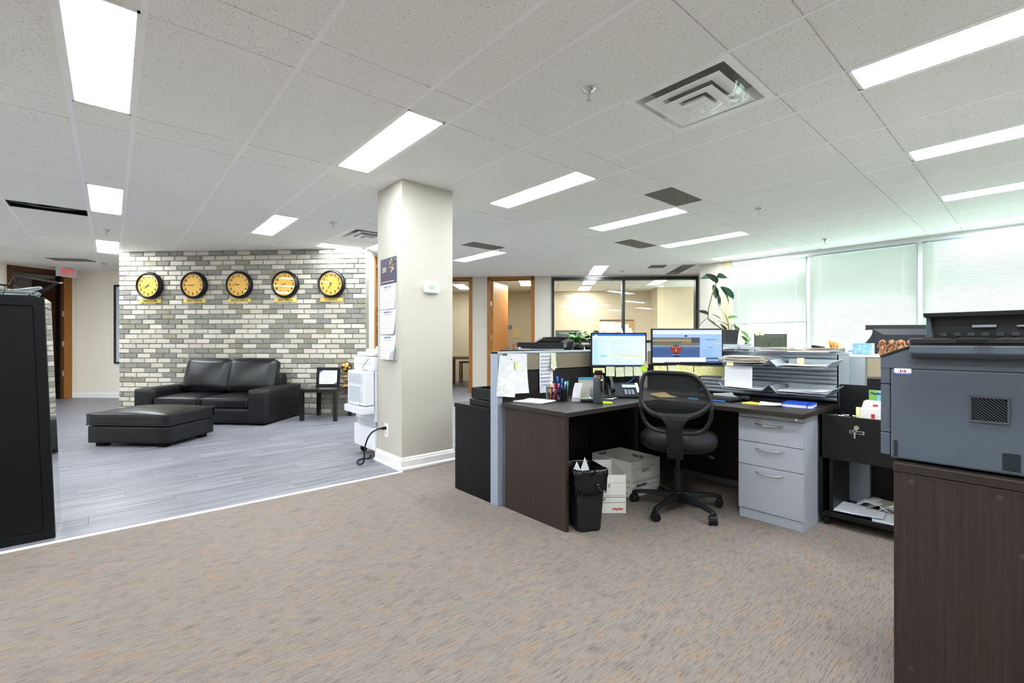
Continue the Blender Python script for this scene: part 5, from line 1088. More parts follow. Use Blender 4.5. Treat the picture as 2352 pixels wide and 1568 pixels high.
def carton(lb, loc, rz, w_, d, h_, writing):
    t = thing('storage_box', lb, 'box', loc, rz, 'open cardboard file boxes under the desk'); e = .004
    k = M(); k.box(0, w_, 0, d, 0, e); k.box(0, e, 0, d, 0, h_); k.box(w_ - e, w_, 0, d, 0, h_)
    for y in (0, d - e):
        k.box(0, w_ * .36, y, y + e, 0, h_); k.box(w_ * .64, w_, y, y + e, 0, h_); k.box(w_ * .36, w_ * .64, y, y + e, 0, h_ * .66); k.box(w_ * .36, w_ * .64, y, y + e, h_ * .76, h_)
    k.obj('carton', cartonw, t, bevel=.0008); B(e, w_ - e, e, d - e, e, e + .004).obj('brown_bottom', cartoni, t); return t
def stripes(t, w_, h_, y=-.0006, sd=1):
    k = M()
    for z, th in ((.205, .0012), (.120, .0022), (.108, .0035), (.072, .003)): k.box(.008, w_ - .006, y, 0, h_ * z / .26 - th / 2, h_ * z / .26 + th / 2)
    k.obj('printed_lines', inkg if 0 else mat('ink_soft', '55555C', .8), t)
t = carton('white open file box in front, with a red store logo, beside the waste bin', (2.608 - .30 * math.cos(AV + .02), 1.841 - .30 * math.sin(AV + .02), 0), AV + .02, .30, .40, .257, 0)
stripes(t, .30, .257); text('MANAGEMENT', .023, (.163, -.0008, .090), ink, t, sx=.85, bold=.0006, align='RIGHT'); text('staples', .026, (.243, -.0008, .030), inkr, t, bold=.0008); k = M(); k.box(.280, .290, -.001, 0, .034, .0352).box(.280, .2812, -.001, 0, .026, .035).obj('logo_mark', inkr, t)
B(.12, .175, -.003, 0, .168, .196).obj('paper_label', paper, t)
t2 = thing('crumpled_paper', 'crumpled white papers inside the front file box', 'paper', (2.60, 2.0, .006), .3)
for q in range(3): rr = random.Random(q); M().sheet(lambda a, b: (-.09 + a * .16 + rr.uniform(-.01, .01), -.06 + b * .12 + q * .015, .05 + .16 * b * (1 - .3 * a) + rr.uniform(-.01, .01)), 5, 5).obj('sheet', paper, t2, solid=.001)
# box 2 : near vertical edge at (2.885,1.985)
t = carton('white open file box behind, marked LETTER SIZE and LEGAL SIZE inside', (2.876, 1.985, 0), -.10, .33, .40, .26, 0)
stripes(t, .33, .26); text('MANAGEMENT', .023, (.12, -.0008, .082), ink, t, sx=.75, bold=.0006); text('staples', .022, (-.0008, .06, .03), inkr, t, rot=(PI / 2, 0, -PI / 2)); text('LETTER SIZE', .026, (.10, .3952, .237), ink, t, sx=.8, bold=.0008); text('LEGAL SIZE', .028, (.3252, .21, .222), ink, t, rot=(PI / 2, 0, -PI / 2), sx=.8, bold=.0008)
k = M()
for z in (.125, .11, .075): k.box(-.0008, 0, .01, .39, z - .0015, z + .0015)
k.obj('side_lines', MT['ink_soft'], t)
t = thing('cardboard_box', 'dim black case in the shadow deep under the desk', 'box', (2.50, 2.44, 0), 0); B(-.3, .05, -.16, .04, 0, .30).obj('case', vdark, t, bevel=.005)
# ================================================================== ROLLING CART (local x=-Y, y=+X)
t = thing('rolling_cart', 'black rolling file cart with keys in its lock, right of the pedestal', 'cart', (3.385, .938, 0), AX)
W_ = .72
B(0, W_, .0, .018, .42, .692).obj('front_panel', blk, t, bevel=.003); B(0, .018, .0, .40, .07, .692).obj('side_panel', blk, t, bevel=.002); B(W_ - .018, W_, 0, .40, .07, .692).obj('side_panel', blk, t, bevel=.002)
B(.018, W_ - .018, .018, .40, .425, .44).obj('file_bin_floor', blk, t); B(.018, W_ - .018, .36, .375, .44, .86).obj('rear_panel', blk, t, bevel=.003); B(0, W_, .0, .40, .06, .078).obj('lower_shelf', blkg, t, bevel=.002); B(.03, W_ - .03, .0, .012, .078, .09).obj('shelf_lip', blk, t, bevel=.002)
B(.05, .07, .02, .38, .078, .42).obj('inner_post', blk, t); B(.14, .19, .35, .40, .078, .425).obj('rear_post', gmetal, t)
B(.018, .26, .10, .30, .60, .61).obj('inner_tray', blk, t); B(.05, W_ - .03, .372, .377, .80, .82).obj('rear_lip', blkg, t)
for x in (.035, W_ - .06):
    for y in (.04, .36):
        M().cyl((x - .012, y, .028), (x + .012, y, .028), .028, n=20).obj('caster', blk, t, bevel=.003); B(x - .016, x + .016, y - .012, y + .012, .04, .062).obj('caster_bracket', blk, t)
lk = M().cyl((.196, -.008, .632), (.196, .0, .632), .013).obj('lock', chrome, t)
M().tube([(.188 + .010 * math.cos(a * PI / 5), -.012, .612 + .010 * math.sin(a * PI / 5)) for a in range(10)], .0014, 5, True).obj('key_ring', brushed, lk); B(.184, .192, -.014, -.012, .568, .602).obj('key', brushed, lk); B(.16, .232, -.003, 0, .594, .612).obj('name_badge', gmetal2, t)
B(.165, .227, -.004, -.002, .597, .609).obj('badge_text', ink, t)
t = thing('greeting_card', 'colourful Thanks card on the rear panel of the black cart', 'card', (3.742, .755, .765), AX); B(0, .12, -.002, 0, 0, .07).obj('card', mat('card_sky', '8CD0E8', .6), t)
M().add([(.0, -.003, .0), (.04, -.003, .0), (.05, -.003, .07), (0, -.003, .07)], [(0, 1, 2, 3)]).obj('green_area', mat('card_green', '8CC85C', .6), t); text('Thanks', .021, (.036, -.0035, .048), mat('card_purple', '3C2A78', .6), t, bold=.001)
t = thing('handled_file', 'white handle of a file case standing behind the black cart', 'case', (3.778, .66, .90), AX); M().tube([(-.02, 0, .0), (.02, 0, .07 - .03), (.14, 0, .04)], .006, 6).obj('handle', trimw, t)
t = thing('envelope_box', 'white perforated letter boxes with red print on the black cart', 'box', (3.47, .745, .69), AX + .03)
B(0, .25, .0, .10, -.06, .055).obj('outer_box', cartonw, t, bevel=.002); M().hull([(.005, .02, .055), (.25, .02, .055), (.25, .11, .055), (.005, .11, .055), (.015, .02, .095), (.25, .02, .082), (.25, .11, .082), (.015, .11, .095)]).obj('upper_pack', paper, t)
for x in (.055, .20): B(x, x + .018, -.001, 0, -.005, .022).obj('red_print', inkr, t)
B(.06, .085, .019, .02, .065, .078).obj('red_print', inkr, t)
t = thing('glue_bottle', 'small yellow capped bottle beside the letter boxes on the cart', 'bottle', (3.52, .765, .61), 0); M().cyl((0, 0, 0), (0, 0, .13), .011).obj('body', yel, t, smooth=True)
rr = random.Random(12); t = thing('small_parts', 'small metal clips and parts scattered in the cart tray', 'clips', (3.5, .83, .612), 0); k = M()
for q in range(14): x, y = rr.uniform(-.06, .06), rr.uniform(-.06, .06); k.tube([(x, y, .055), (x + rr.uniform(-.02, .02), y + rr.uniform(-.02, .02), .075), (x + rr.uniform(-.03, .03), y + rr.uniform(-.03, .03), .07)], .004, 5)
k.obj('clips', brushed, t, stuff=True)
pile('pale blue plastic sheet curling over the lower shelf of the cart', (3.53, .76, .092), AX + .1, .26, .22, 2, (mat('pale_blue_sheet', 'A8C4D4', .3), paper), .002, .03)
pile('white papers on the lower shelf of the cart, right of the blue sheet', (3.55, .50, .082), AX, .36, .26, 4, (paper, paperw), .002)
t = thing('crumpled_paper', 'crumpled brown grey paper bags at the back of the cart shelf', 'paper', (3.64, .70, .095), AX); 
for q in range(4): rr = random.Random(30 + q); M().sheet(lambda a, b: (-.10 + q * .06 + a * .18, -.05 + b * .09, .01 + .05 * math.sin(a * PI) * (.5 + .5 * b) + rr.uniform(-.008, .012)), 7, 4).obj('wrapper', (paperw, mat('grey_tan', 'A8A494', .8))[q % 2], t, solid=.001)
t = thing('paper_sheet', 'corner of a white sheet on the carpet beside the copier cabinet', 'paper', (3.2, .43, .002), AX); M().hull([(0, 0, 0), (.2, -.05, 0), (.2, .2, 0), (.02, .1, 0), (0, 0, .003), (.2, -.05, .02), (.2, .2, .02), (.02, .1, .012)]).obj('sheet', paper, t)
# ================================================================== COPIER CABINET + COPIER (x=-Y, y=+X)
t = thing('copier_cabinet', 'large dark wenge cabinet under the grey copier in the right foreground', 'cabinet', (1.90, .322, 0), AX)
B(.002, 1.10, .004, .60, 0, .732).obj('side_panel', wengv, t, bevel=.002); B(0, 1.10, 0, .61, .734, .762).obj('top_panel', wengh, t, bevel=.002)
for x, z in ((.045, .708), (.238, .708), (.282, .555), (.045, .12), (.282, .12)): M().lathe([(.001, -.0012), (.0065, -.001), (.0075, .004)], 16, (x, .004, z), 'y').obj('cam_cover', mat('cam_brown', '463B32', .5), t)
t = thing('office_copier', 'large dark grey office copier with slanted vent, right foreground', 'copier', (1.93, .333, .762), AX)
# z local: 0 = cabinet top .762
B(0, 1.0, 0, .56, .008, .30).obj('side_cover', copg, t, bevel=.006)
B(-.026, -.001, .003, .50, .016, .088).obj('edge_cover', copg, t, bevel=.003); B(-.026, -.001, .003, .50, .090, .247).obj('edge_cover', copg, t, bevel=.003); B(-.026, -.001, .003, .50, .249, .31).obj('edge_cover', copg, t, bevel=.003)
M().prism([(-.026, .30), (1.0, .30), (1.0, .372), (.055, .370), (-.026, .334)], .001, .56, 'y').obj('upper_cover', copg, t, bevel=.003)
M().prism([(-.027, .335), (.056, .371), (.056, .378), (-.027, .342)], -.001, .56, 'y').obj('sloping_edge', copd, t)
M().hull([(.056, -.03, .335), (1.0, -.03, .335), (1.0, .56, .335), (.056, .56, .335), (.054, -.045, .352), (1.0, -.045, .352), (1.0, .56, .352), (.054, .56, .352)]).obj('scanner_underside', copm, t, bevel=.006)
B(.054, 1.0, -.045, .56, .350, .376).obj('scanner_band', copg, t, bevel=.004); B(.054, 1.0, -.043, .56, .377, .380).obj('seam', blkg, t); B(.054, 1.0, -.045, .56, .381, .398).obj('lid', copd, t, bevel=.003)
B(.085, .27, -.043, .50, .398, .4).obj('hinge_line', copd, t); B(.16, .225, -.046, -.04, .384, .397).obj('hinge_plate', blk, t, bevel=.002); B(.145, .16, -.046, .02, .398, .402).obj('hinge_stop', blk, t); B(.225, .245, -.046, .02, .398, .402).obj('hinge_stop', blk, t)
M().prism([(.088, .398), (.105, .398), (.098, .466), (.088, .466)], .0, .4, 'y').obj('feeder_end', copg, t, bevel=.002)
M().prism([(.105, .398), (1.0, .398), (1.0, .466), (.086, .462)], .02, .5, 'y').obj('feeder_body', copd, t)
M().prism([(.085, .462), (1.0, .462), (1.0, .478), (.083, .476)], -.02, .52, 'y').obj('feeder_tray', blk, t, bevel=.002)
for q in range(14): B(.12 + q * .03, .135 + q * .03, .012, .02, .405, .415).obj('feeder_rib', copm, t)
B(.19, .24, .005, .02, .43, .437).obj('feeder_lever', gmetal, t); B(.28, .34, .005, .02, .43, .435).obj('feeder_lever', gmetal, t)
# big vent: Y .147..067 -> x .186...266 ; z .913-.989 -> .151..227
vg = sempty('vent'); del vg['kind']; bpy.data.objects.remove(vg)
k = M(); [k.box(*q) for q in ((.184, .268, -.006, .001, .222, .228), (.184, .268, -.006, .001, .150, .156), (.184, .190, -.006, .001, .156, .222), (.262, .268, -.006, .001, .156, .222))]; vf = k.obj('vent_frame', copm, t, bevel=.0015)
B(.188, .264, .0005 - .002, .0005, .154, .224).obj('vent_dark', vdark, vf)
for q in range(-9, 12):
    c = .191 + q * .0085; a0_, b0_ = max(0, (.191 - c)), min(.070, (.261 - c))
    if b0_ - a0_ < .006: continue
    xa, xb = c + a0_, c + b0_; za, zb = .222 - a0_ * .95, .222 - b0_ * .95; k = M(); k.hull([(xa, -.0045, za - .0018), (xb, -.0045, zb - .0018), (xb, -.001, zb - .0018), (xa, -.001, za - .0018), (xa, -.0045, za + .0012), (xb, -.0045, zb + .0012), (xb, -.001, zb + .0012), (xa, -.001, za + .0012)]); k.obj('vent_slat', copm, vf)
for q in range(12): B(.009, .019, -.001, .0005, .016 + q * .0043, .0182 + q * .0043).obj('vent_slit', vdark, t)
for q in range(11): B(.252, .288, -.001, .0005, .020 + q * .0046, .0223 + q * .0046).obj('vent_slit', vdark, t)
# logo relief : embossed envelope
k = M(); [k.box(*q) for q in ((.198, .236, -.0462, -.0448, .3725, .3735), (.198, .236, -.0462, -.0448, .3545, .3555), (.198, .199, -.0462, -.0448, .3545, .3735), (.235, .236, -.0462, -.0448, .3545, .3735))]
k.tube([(.205, -.0455, .371), (.217, -.0455, .362), (.229, -.0455, .371)], .0008, 4); k.tube([(.205, -.0455, .357), (.213, -.0455, .365)], .0008, 4); k.tube([(.229, -.0455, .357), (.221, -.0455, .365)], .0008, 4); k.obj('embossed_mark', copm, t)
st = B(.010, .053, -.0012, .0, .283, .301).obj('flag_sticker', paper, t, bevel=.0008); B(.010, .053, -.0016, -.001, .2825, .2868).obj('blue_band', inkb, st)
B(.0245, .0280, -.0017, -.001, .2885, .2965).obj('red_bar', inkr, st); B(.0355, .0390, -.0017, -.001, .2885, .2965).obj('red_bar', inkr, st)
lf_ = [(0, 4), (.8, 2.2), (1.6, 2.6), (1.4, 1.2), (2.8, 1.5), (2.4, .4), (3, .2), (1.4, -1.2), (1.5, -1.8), (.2, -1.5), (.15, -3), (-.15, -3), (-.2, -1.5), (-1.5, -1.8), (-1.4, -1.2), (-3, .2), (-2.4, .4), (-2.8, 1.5), (-1.4, 1.2), (-1.6, 2.6), (-.8, 2.2)]
M().prism([(.03175 + a * .00085, .2923 + b * .0009) for a, b in lf_], -.0017, -.001, 'y').obj('maple_leaf', inkr, st)
k = M(); k.box(.022, .041, -.0014, -.0012, .2983, .2989); k.box(.014, .049, -.0018, -.0016, .2842, .2852); k.obj('small_print', paper, st)
# ================================================================== MONKEY FIGURINES on the side partition cap
def monkey(y, lb, pose, rz=0):
    t = thing('monkey_figurine', lb, 'figurine', (3.835, y, 1.0605), AX + rz, 'copper monkey figurines'); k = M(); s = .98
    k.ell((0, 0, .038 * s), (.019, .016, .034), 14, 10); k.ell((0, -.001, .086), (.0155, .0145, .0155), 14, 10); k.ell((0, -.012, .081), (.009, .007, .008), 10, 8)
    for q in (-1, 1): k.ell((q * .0165, 0, .088), (.004, .003, .005), 8, 6); k.ell((q * .014, -.010, .014), (.009, .014, .012), 10, 6); k.tube([(q * .012, -.012, .02), (q * .016, -.024, .022), (q * .012, -.026, .004)], .0055, 8); k.tube([(q * .012, -.024, .004), (q * .013, -.034, .004)], .005, 6)
    hands = {'eyes': [(-.005, -.018, .090), (.005, -.018, .090)], 'mouth': [(-.003, -.021, .076), (.004, -.021, .077)], 'ears': [(-.017, -.006, .088), (.017, -.006, .088)], 'lean': [(-.008, -.03, .05), (.012, -.028, .055)]}[pose]
    for q, h in zip((-1, 1), hands): k.tube([(q * .017, 0, .062), (q * .024, -.012, .052 if pose != 'lean' else .045), h], [.0068, .006, .0055], 8); k.ell(h, (.0062, .0055, .0065), 8, 6)
    k.ell((0, .0, .006), (.022, .02, .006), 14, 6)
    o = k.obj('body', copper, t); x = o.modifiers.new('r', 'REMESH'); x.mode = 'VOXEL'; x.voxel_size = .0016; x.use_smooth_shade = True; y_ = o.modifiers.new('s', 'SMOOTH'); y_.iterations = 3
for y, p, lb in ((.702, 'eyes', 'copper monkey figurine covering its eyes, leftmost of the four'), (.655, 'mouth', 'copper monkey figurine with hands over its mouth, second from left'), (.61, 'ears', 'copper monkey figurine covering its ears, third from left'), (.562, 'lean', 'copper monkey figurine with hands down, nearest the copier')): monkey(y, lb, p, .1)
# counter behind the side partition
t = thing('storage_unit', 'light grey storage unit behind the cart partition', 'cabinet', (3.87, .95, 0), AX); B(.0, 1.3, .0, .36, 0, 1.045).obj('body', gmetal2, t, bevel=.003); B(0, 1.3, -.0, .37, 1.045, 1.059).obj('top', trimw, t, bevel=.002)
t = thing('tissue_box', 'blue patterned tissue box with a white tissue pulled up', 'tissue box', (3.92, .885, 1.0595), AX + .05); B(0, .108, 0, .11, 0, .078).obj('box', tissueb, t, bevel=.003)
k = M(); rr = random.Random(3)
for q in range(7):
    cx, cz = .015 + (q % 4) * .026, .018 + (q % 3) * .02
    for a in range(5): b = a * 2 * PI / 5; k.add([(cx, -.0006, cz), (cx + .010 * math.cos(b - .3), -.0006, cz + .008 * math.sin(b - .3)), (cx + .012 * math.cos(b), -.0006, cz + .010 * math.sin(b)), (cx + .010 * math.cos(b + .3), -.0006, cz + .008 * math.sin(b + .3))], [(0, 1, 2, 3)])
k.obj('printed_flowers', mat('pale_blue_print', 'BCDCF4', .6), t)
M().sheet(lambda a, b: (.045 + (a - .5) * (.018 + .05 * math.sin(b * PI * .8)) + .035 * b ** 1.5, .05 + .02 * math.sin(a * 7) * (1 - .5 * b), .07 + .10 * b), 10, 8).obj('tissue', paper, t, solid=.001, smooth=True)
t = thing('file_organiser', 'small grey organiser holding orange folders beside the tissue box', 'organiser', (3.92, 1.02, 1.0595), AX); k = M(); [k.box(*q) for q in ((0, .09, 0, .004, 0, .045), (0, .09, .09, .094, 0, .045), (0, .004, 0, .094, 0, .045), (.086, .09, 0, .094, 0, .045), (0, .09, 0, .094, 0, .004))]; k.obj('box', gmetal, t)
for q, m_ in enumerate((orange, orange, kraft, yel, paper)): M().hull([(.008 + q * .014, .01, .005), (.011 + q * .014, .01, .005), (.011 + q * .014, .085, .005), (.008 + q * .014, .085, .005), (-.015 + q * .022, .01, .10 - q * .006), (-.012 + q * .022, .01, .10 - q * .006), (-.012 + q * .022, .085, .10 - q * .006), (-.015 + q * .022, .085, .10 - q * .006)]).obj('folder', m_, t)
t = thing('stapler', 'black stapler on the white papers left of the orange folders', 'stapler', (3.90, 1.13, 1.094), AX); M().hull([(0, 0, 0), (.09, 0, 0), (.09, .03, 0), (0, .03, 0), (0, 0, .03), (.08, 0, .018), (.08, .03, .018), (0, .03, .03)]).obj('body', blk, t, bevel=.004)
# ================================================================== REAR WORKSTATIONS
def rdesk(lb, x, y, rz, w_, d, m_=gmetal2, top=None):
    t = thing('rear_desk', lb, 'desk', (x, y, 0), rz); B(0, w_, 0, d, .70, .73).obj('worktop', top or wengh, t, bevel=.002); B(0, .03, 0, d, 0, .70).obj('end_panel', m_, t); B(w_ - .03, w_, 0, d, 0, .70).obj('end_panel', m_, t); B(.03, w_ - .03, d - .03, d, .05, .70).obj('back_panel', m_, t); return t
t = thing('tall_storage_cabinet', 'dark storage cabinet behind the tan partition, carrying the black printer', 'cabinet', (2.96, 3.08, 0), 0); B(0, 1.25, 0, .5, 0, 1.05).obj('body', blkd, t, bevel=.003); B(-.01, 1.26, -.01, .51, 1.05, 1.066).obj('top', blk, t, bevel=.002)
t = thing('desktop_printer', 'low black desktop printer with open lid behind the tan partition', 'printer', (3.04, 3.42, 1.067), AV + .05)
B(0, .46, 0, .30, 0, .075).obj('body', blk, t, bevel=.006)
M().hull([(.17, .02, .07), (.42, .02, .07), (.42, .26, .07), (.17, .26, .07), (.25, .0, .115), (.50, .0, .12), (.50, .28, .125), (.25, .28, .12)]).obj('paper_feeder', blk, t, bevel=.004); M().hull([(.28, -.01, .118), (.53, -.01, .124), (.53, .29, .128), (.28, .29, .122), (.28, -.01, .126), (.53, -.01, .130), (.53, .29, .134), (.28, .29, .130)]).obj('feeder_lid', copd, t)
M().hull([(.42, .02, .03), (.50, .02, .02), (.50, .26, .02), (.42, .26, .03), (.44, .02, .075), (.53, .02, .02), (.53, .26, .02), (.44, .26, .075)]).obj('output_flap', gmetal, t); M().hull([(.46, .0, .0), (.54, .0, .0), (.54, .25, .0), (.46, .25, .0), (.53, .0, .085), (.56, .0, .085), (.56, .25, .085), (.53, .25, .085)]).obj('side_tray', blk, t, bevel=.004)
pile('blue grey papers under the front of the black printer', (3.20, 3.25, 1.067), AV, .42, .16, 3, (paperw, mat('bluegrey_sheet', '8C98A8', .7)), .0015)
rr = random.Random(5); t = thing('trinket_pile', 'cluster of small pink and brown packets at the left end behind the partition', 'packets', (2.985, 3.42, 1.067), AV)
for q in range(9): x, y = rr.uniform(0, .10), rr.uniform(0, .08); B(x, x + .025, y, y + .02, 0, rr.uniform(.015, .035)).obj('packet', (mat('pinkish', 'C89C98', .7), whitep, mat('brownish', '7C5A48', .7))[q % 3], t, bevel=.003)
B(-.01, .01, .1, .12, 0, .06).obj('wood_block', woodo, t)
# plants
def leafmesh(ln, wd, bend=.25, fold=.18, n_=6):
    k = M(); vs = []
    for i in range(n_ + 1):
        a = i / n_; w_ = wd * math.sin(PI * min(1, a * .92 + .04)) ** .75 * (1 if a < .97 else .2); z = -bend * ln * a * a
        vs += [(-w_, ln * a, z + fold * w_), (0, ln * a, z), (w_, ln * a, z + fold * w_)]
    k.add(vs, [f for i in range(n_) for f in ((3 * i, 3 * i + 1, 3 * i + 4, 3 * i + 3), (3 * i + 1, 3 * i + 2, 3 * i + 5, 3 * i + 4))]); return k
def put_leaf(t, me, p, yaw, pitch, roll=0, s=1):
    o = bpy.data.objects.new('leaf', me); COL.objects.link(o); o.parent = t; o.location = p; o.rotation_mode = 'ZYX' if 0 else 'XYZ'
    m_ = Matrix.Rotation(yaw, 4, 'Z') @ Matrix.Rotation(pitch, 4, 'X') @ Matrix.Rotation(roll, 4, 'Y'); o.rotation_euler = m_.to_euler(); o.scale = (s, s, s); return o
ml = leafmesh(.165, .052).mesh('leaf', leafd, smooth=True); ml2 = leafmesh(.13, .042).mesh('leaf', leafl, smooth=True)
t = thing('rubber_plant', 'tall rubber plant in a black square pot between the monitors and the window', 'plant', (5.05, 2.24, 1.04), AV)
M().hull([(-.055, -.055, 0), (.055, -.055, 0), (.055, .055, 0), (-.055, .055, 0), (-.072, -.072, .235), (.072, -.072, .235), (.072, .072, .235), (-.072, .072, .235)]).obj('pot', potb, t, bevel=.005); B(-.062, .062, -.062, .062, .2, .225).obj('soil', mat('soil', '3A2C20', .9), t)
M().tube([(-.03, 0, .21), (-.16, .0, .30), (-.23, .0, .36), (-.225, 0, .46), (-.19, .0, .60), (-.155, 0, .70), (-.13, 0, .78)], .007, 6).obj('stem', stemm, t); M().tube([(0, 0, .21), (-.01, 0, .30), (-.04, 0, .40)], .005, 6).obj('stem', stemm, t); M().tube([(.01, 0, .21), (.03, 0, .28), (.07, 0, .30)], .004, 6).obj('stem', stemm, t)
for (x, z, yaw, pt, ro, m_, s) in ((-.14, .74, 2.0, .75, 0, ml, 1.1), (-.13, .77, .5, .6, .5, ml, 1.0), (-.17, .72, -1.3, -1.1, 0, ml, .9), (-.14, .66, -1.9, -1.2, .4, ml, 1.0), (-.10, .68, -2.3, -.9, -.4, ml, 1.2), (-.10, .70, -2.5, -.6, .3, ml, 1.15), (-.13, .80, -1.2, .3, .8, ml, .95), (-.15, .80, 1.2, .2, -.6, ml, .9), (-.12, .62, -1.7, -1.3, .2, ml, .9),
                         (-.235, .40, 1.7, .5, .2, ml, .85), (-.24, .36, 1.2, -.6, 0, ml, .8), (-.22, .34, -1.5, -.4, 0, ml2, .8), (-.20, .40, -1.8, -.3, 0, ml2, .8), (-.15, .33, -1.6, -.2, .2, ml, .8), (-.10, .30, -1.4, -.6, .1, ml, .7), (-.04, .40, 0.4, .9, .3, ml2, .9), (-.02, .36, -1.9, .3, .6, ml2, .8), (-.02, .30, -1.5, -.1, .3, ml2, .9), (.06, .30, -1.6, .1, .2, ml, .9), (.04, .28, -1.2, -.5, 0, ml2, .7), (-.01, .25, 1.4, -.3, 0, ml2, .8),
                         (.10, .22, -1.9, -.6, .5, ml2, 1.1), (.11, .17, -2.4, -.7, .2, ml2, .9)):
    put_leaf(t, m_, (x, R.uniform(-.05, .02), z), yaw, pt, ro, s * 1.0)
t = thing('low_cabinet', 'grey storage cabinet under the rubber plant', 'cabinet', (4.85, 1.95, 0), 0); B(0, .45, 0, .6, 0, 1.02).obj('body', gmetal2, t, bevel=.003); B(-.005, .455, -.005, .605, 1.02, 1.039).obj('top', trimw, t, bevel=.002)
def zz(lb, loc, n_, hgt, seed, potr=.06):
    t = thing('potted_plant', lb, 'plant', loc, AV); rr = random.Random(seed); M().lathe([(.001, 0), (potr * .8, 0), (potr, .05), (potr * .9, .05), (potr * .8, .03), (.001, .03)], 18).obj('pot', potb, t, smooth=True)
    me = leafmesh(.075, .02, .15, .1, 5).mesh('leaf', leafm, smooth=True); mel = leafmesh(.075, .024, .15, .1, 5).mesh('leaf', leafl, smooth=True)
    for q in range(n_):
        a = rr.uniform(0, 6.28); ln = hgt * rr.uniform(.7, 1.1); pts = [(0, 0, .05)]
        for i in range(1, 7): f = i / 6; pts.append((math.cos(a) * ln * .55 * f ** 1.6, math.sin(a) * ln * .55 * f ** 1.6, .05 + ln * f * (1 - .18 * f)))
        M().tube(pts, .004, 5).obj('stem', leafm, t)
        for i in range(2, 7):
            for sd in (-1, 1): put_leaf(t, me if rr.random() < .75 else mel, pts[i], a - PI / 2 + sd * rr.uniform(.5, 1.0), rr.uniform(.0, .7), rr.uniform(-.4, .4), rr.uniform(.8, 1.15))
    return t
zz('leafy green plant just right of the black printer, before the small monitor', (3.80, 3.30, 1.067), 5, .13, 4); zz('small leafy plant nearest the black printer', (3.66, 3.15, 1.067), 4, .12, 9, .05)
zz('plant peeking above the left monitor top', (3.90, 3.22, 1.067), 4, .16, 6)
rdesk('rear desk with a small monitor behind the leafy plants', 4.22, 3.95, AV, .9, .7)
mb = monitor('dark back of a small monitor behind the leafy plants', (4.40, 3.98, .731), AV + PI, .33, .245, 1.17, None, True, True, mat('mon_back', '565A50', .5))
M().lathe([(.001, -.002), (.012, -.002), (.012, 0)], 16, (.02, .048, .46), 'y').obj('round_mark', blk, mb)
t = thing('bottle_carton', 'open white carton with papers behind the left monitor', 'box', (4.52, 3.62, .731), AV); B(0, .36, 0, .25, 0, .43).obj('carton', cartonw, t, bevel=.003)
for q, x in enumerate((.18, .30)):
    t = thing('pump_bottle', ('white round pump bottle behind the left monitor, left one', 'white round pump bottle behind the left monitor, right one')[q], 'bottle', (4.60 + x * math.cos(AV) + .06, 3.50 + x * math.sin(AV) + .07, 1.16), AV); M().lathe([(.001, 0), (.052, 0), (.054, .06), (.045, .09), (.015, .10), (.014, .13), (.001, .13)], 20).obj('body', whitep, t, smooth=True); M().tube([(0, 0, .13), (0, 0, .15), (-.03, -.01, .152)], .005, 6).obj('pump', whitep, t)
# cork board and papers in the office
t = thing('cork_board', 'brown pin board crowded with papers on the glass office back wall', 'notice board', d45(1.56, 13.38, 1.30), A45); B(0, .96, -.02, 0, 0, .44).obj('cork', mat('cork', 'C49A5E', .9), t); B(0, .96, -.03, 0, .44, .47).obj('frame', mat('frame_brown', '4A4238', .5), t)
for q, (x, z, w_, h_) in enumerate(((.02, .1, .22, .30), (.18, .05, .26, .34), (.42, .12, .2, .27), (.58, .1, .22, .28), (.66, .0, .2, .3))): B(x, x + w_, -.03 - .002 * q, -.022 - .002 * q, z, z + h_).obj('pinned_sheet', (paper, prnt)[q % 2], t).rotation_euler = (0, .05 * (q - 2), 0)
t = thing('wall_notice', 'tan sheet taped to the wall inside the open oak door room', 'notice', d45(-.94, 13.38, 1.26), A45); B(0, .24, -.006, 0, 0, .31).obj('sheet', mat('tan_sheet', 'DCC08C', .8), t).rotation_euler = (0, .03, 0)
t = thing('wall_photo', 'small blue photo taped above the tan notice in the oak door room', 'photo', d45(-1.08, 13.38, 1.50), A45); B(0, .13, -.006, 0, 0, .12).obj('photo', mat('photo_blue', '6E8CA4', .6), t)
rdesk('long dark desk inside the glass office below the window line', *d45(.3, 10.75)[:2], A45, 2.6, .7)
rdesk('desk inside the oak door room', *d45(-1.05, 12.4)[:2], A45, .9, .7)
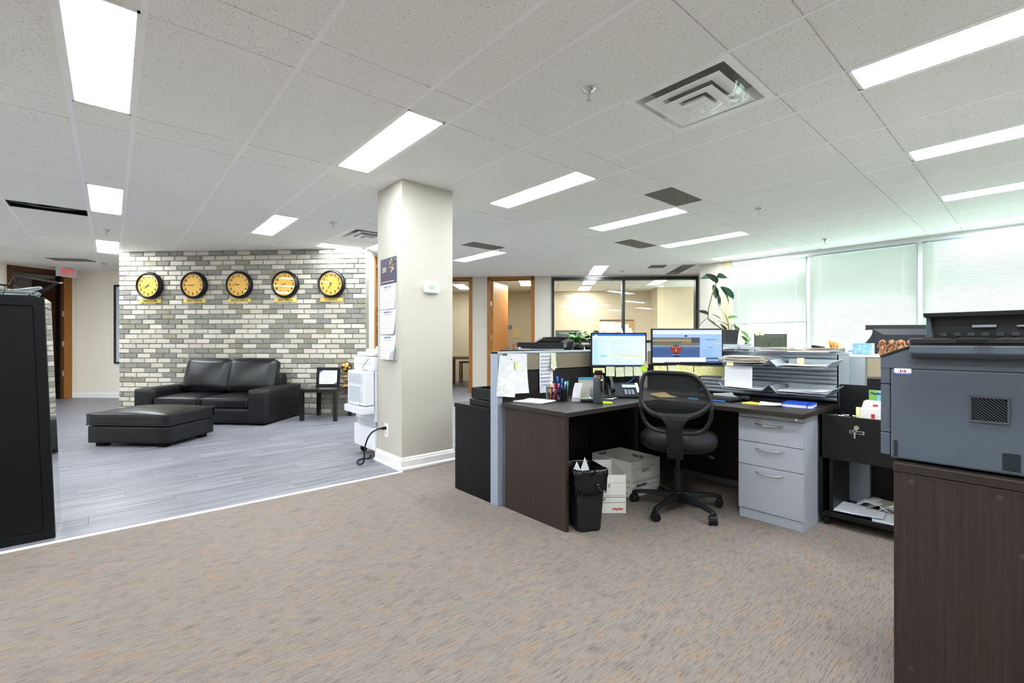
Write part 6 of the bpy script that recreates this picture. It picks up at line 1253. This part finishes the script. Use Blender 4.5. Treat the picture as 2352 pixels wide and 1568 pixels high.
# table + stools seen through door 3
t = thing('wooden_table', 'brown wooden table seen through the left doorway beyond the column', 'table', d45(-2.5, 11.6), A45); tb = mat('table_brown', '6E4A2C', .4)
B(0, .80, 0, .8, .70, .76).obj('tabletop', tb, t, bevel=.003)
for x in (.0, .72):
    for y in (0, .72): B(x, x + .08, y, y + .08, 0, .70).obj('leg', tb, t, bevel=.002)
for q, (s, tt) in enumerate(((-2.35, 12.55), (-1.92, 12.55))):
    t = thing('wooden_stool', ('dark wooden stool beyond the brown table, left one', 'dark wooden stool beyond the brown table, right one')[q], 'stool', d45(s, tt), A45); B(0, .34, 0, .34, .56, .60).obj('seat', blk, t, bevel=.006)
    for x in (0, .30):
        for y in (0, .30): B(x, x + .04, y, y + .04, 0, .56).obj('leg', tb, t)
# right rear: window side desk, monitors, cups
rdesk('window side desk holding the distant monitors', 7.1, 3.45, AX, 2.6, .8)
mb = monitor('dark greenish back of a distant monitor with sticky notes, before the left window', (7.54, 2.73, .73), AV + PI, .50, .28, 1.13, None, True, True, mat('mon_back2', '4F5848', .45))
for q, (x, m_) in enumerate(((.20, yel2), (.13, yel2))): B(x - .03, x + .03, .0, .02, .50 + .01, .58).obj('sticky_note', m_, mb)
t = monitor('second distant monitor back seen right of the tissue box', (5.05, .20, .731), AV + PI, .5, .30, 1.06, None, True, True, MT['mon_back'])
t = monitor('large black monitor back behind the copper monkeys', (5.06, .78, .73), AV + PI - .15, .60, .42, 1.08, None, True, True, mat('mon_back3', '23282C', .5))
rdesk('rear desk carrying the large black monitor', 4.6, 1.75, AX, 2.2, .8)
for nm, lb, (x, y), m_, r, h_ in (('red_cup', 'small red cup on the window sill under the half raised blind', (8.43, 2.91), red, .03, .09), ('pen_cup', 'white mug with pens on the window sill beside the red cup', (8.43, 2.72), whitep, .045, .11)):
    t = thing(nm, lb, 'cup', (x, y, .985), 0); M().lathe([(.001, 0), (r * .85, 0), (r, h_), (r * .9, h_), (r * .75, .01), (.001, .01)], 18).obj('body', m_, t, smooth=True)
    if r > .04:
        for q in range(4): M().cyl((0, 0, .02), (.03 * math.cos(q * 1.6), .03 * math.sin(q * 1.6), .17), .005, n=6).obj('pen', (ink, inkg)[q % 2], t)
zz('small plant on the window sill left of the distant monitor', (8.43, 3.45, .985), 4, .22, 14, .05)
# tidy helper leftovers
for o in list(bpy.data.objects):
    if o.name.startswith('keypad'): bpy.data.objects.remove(o)
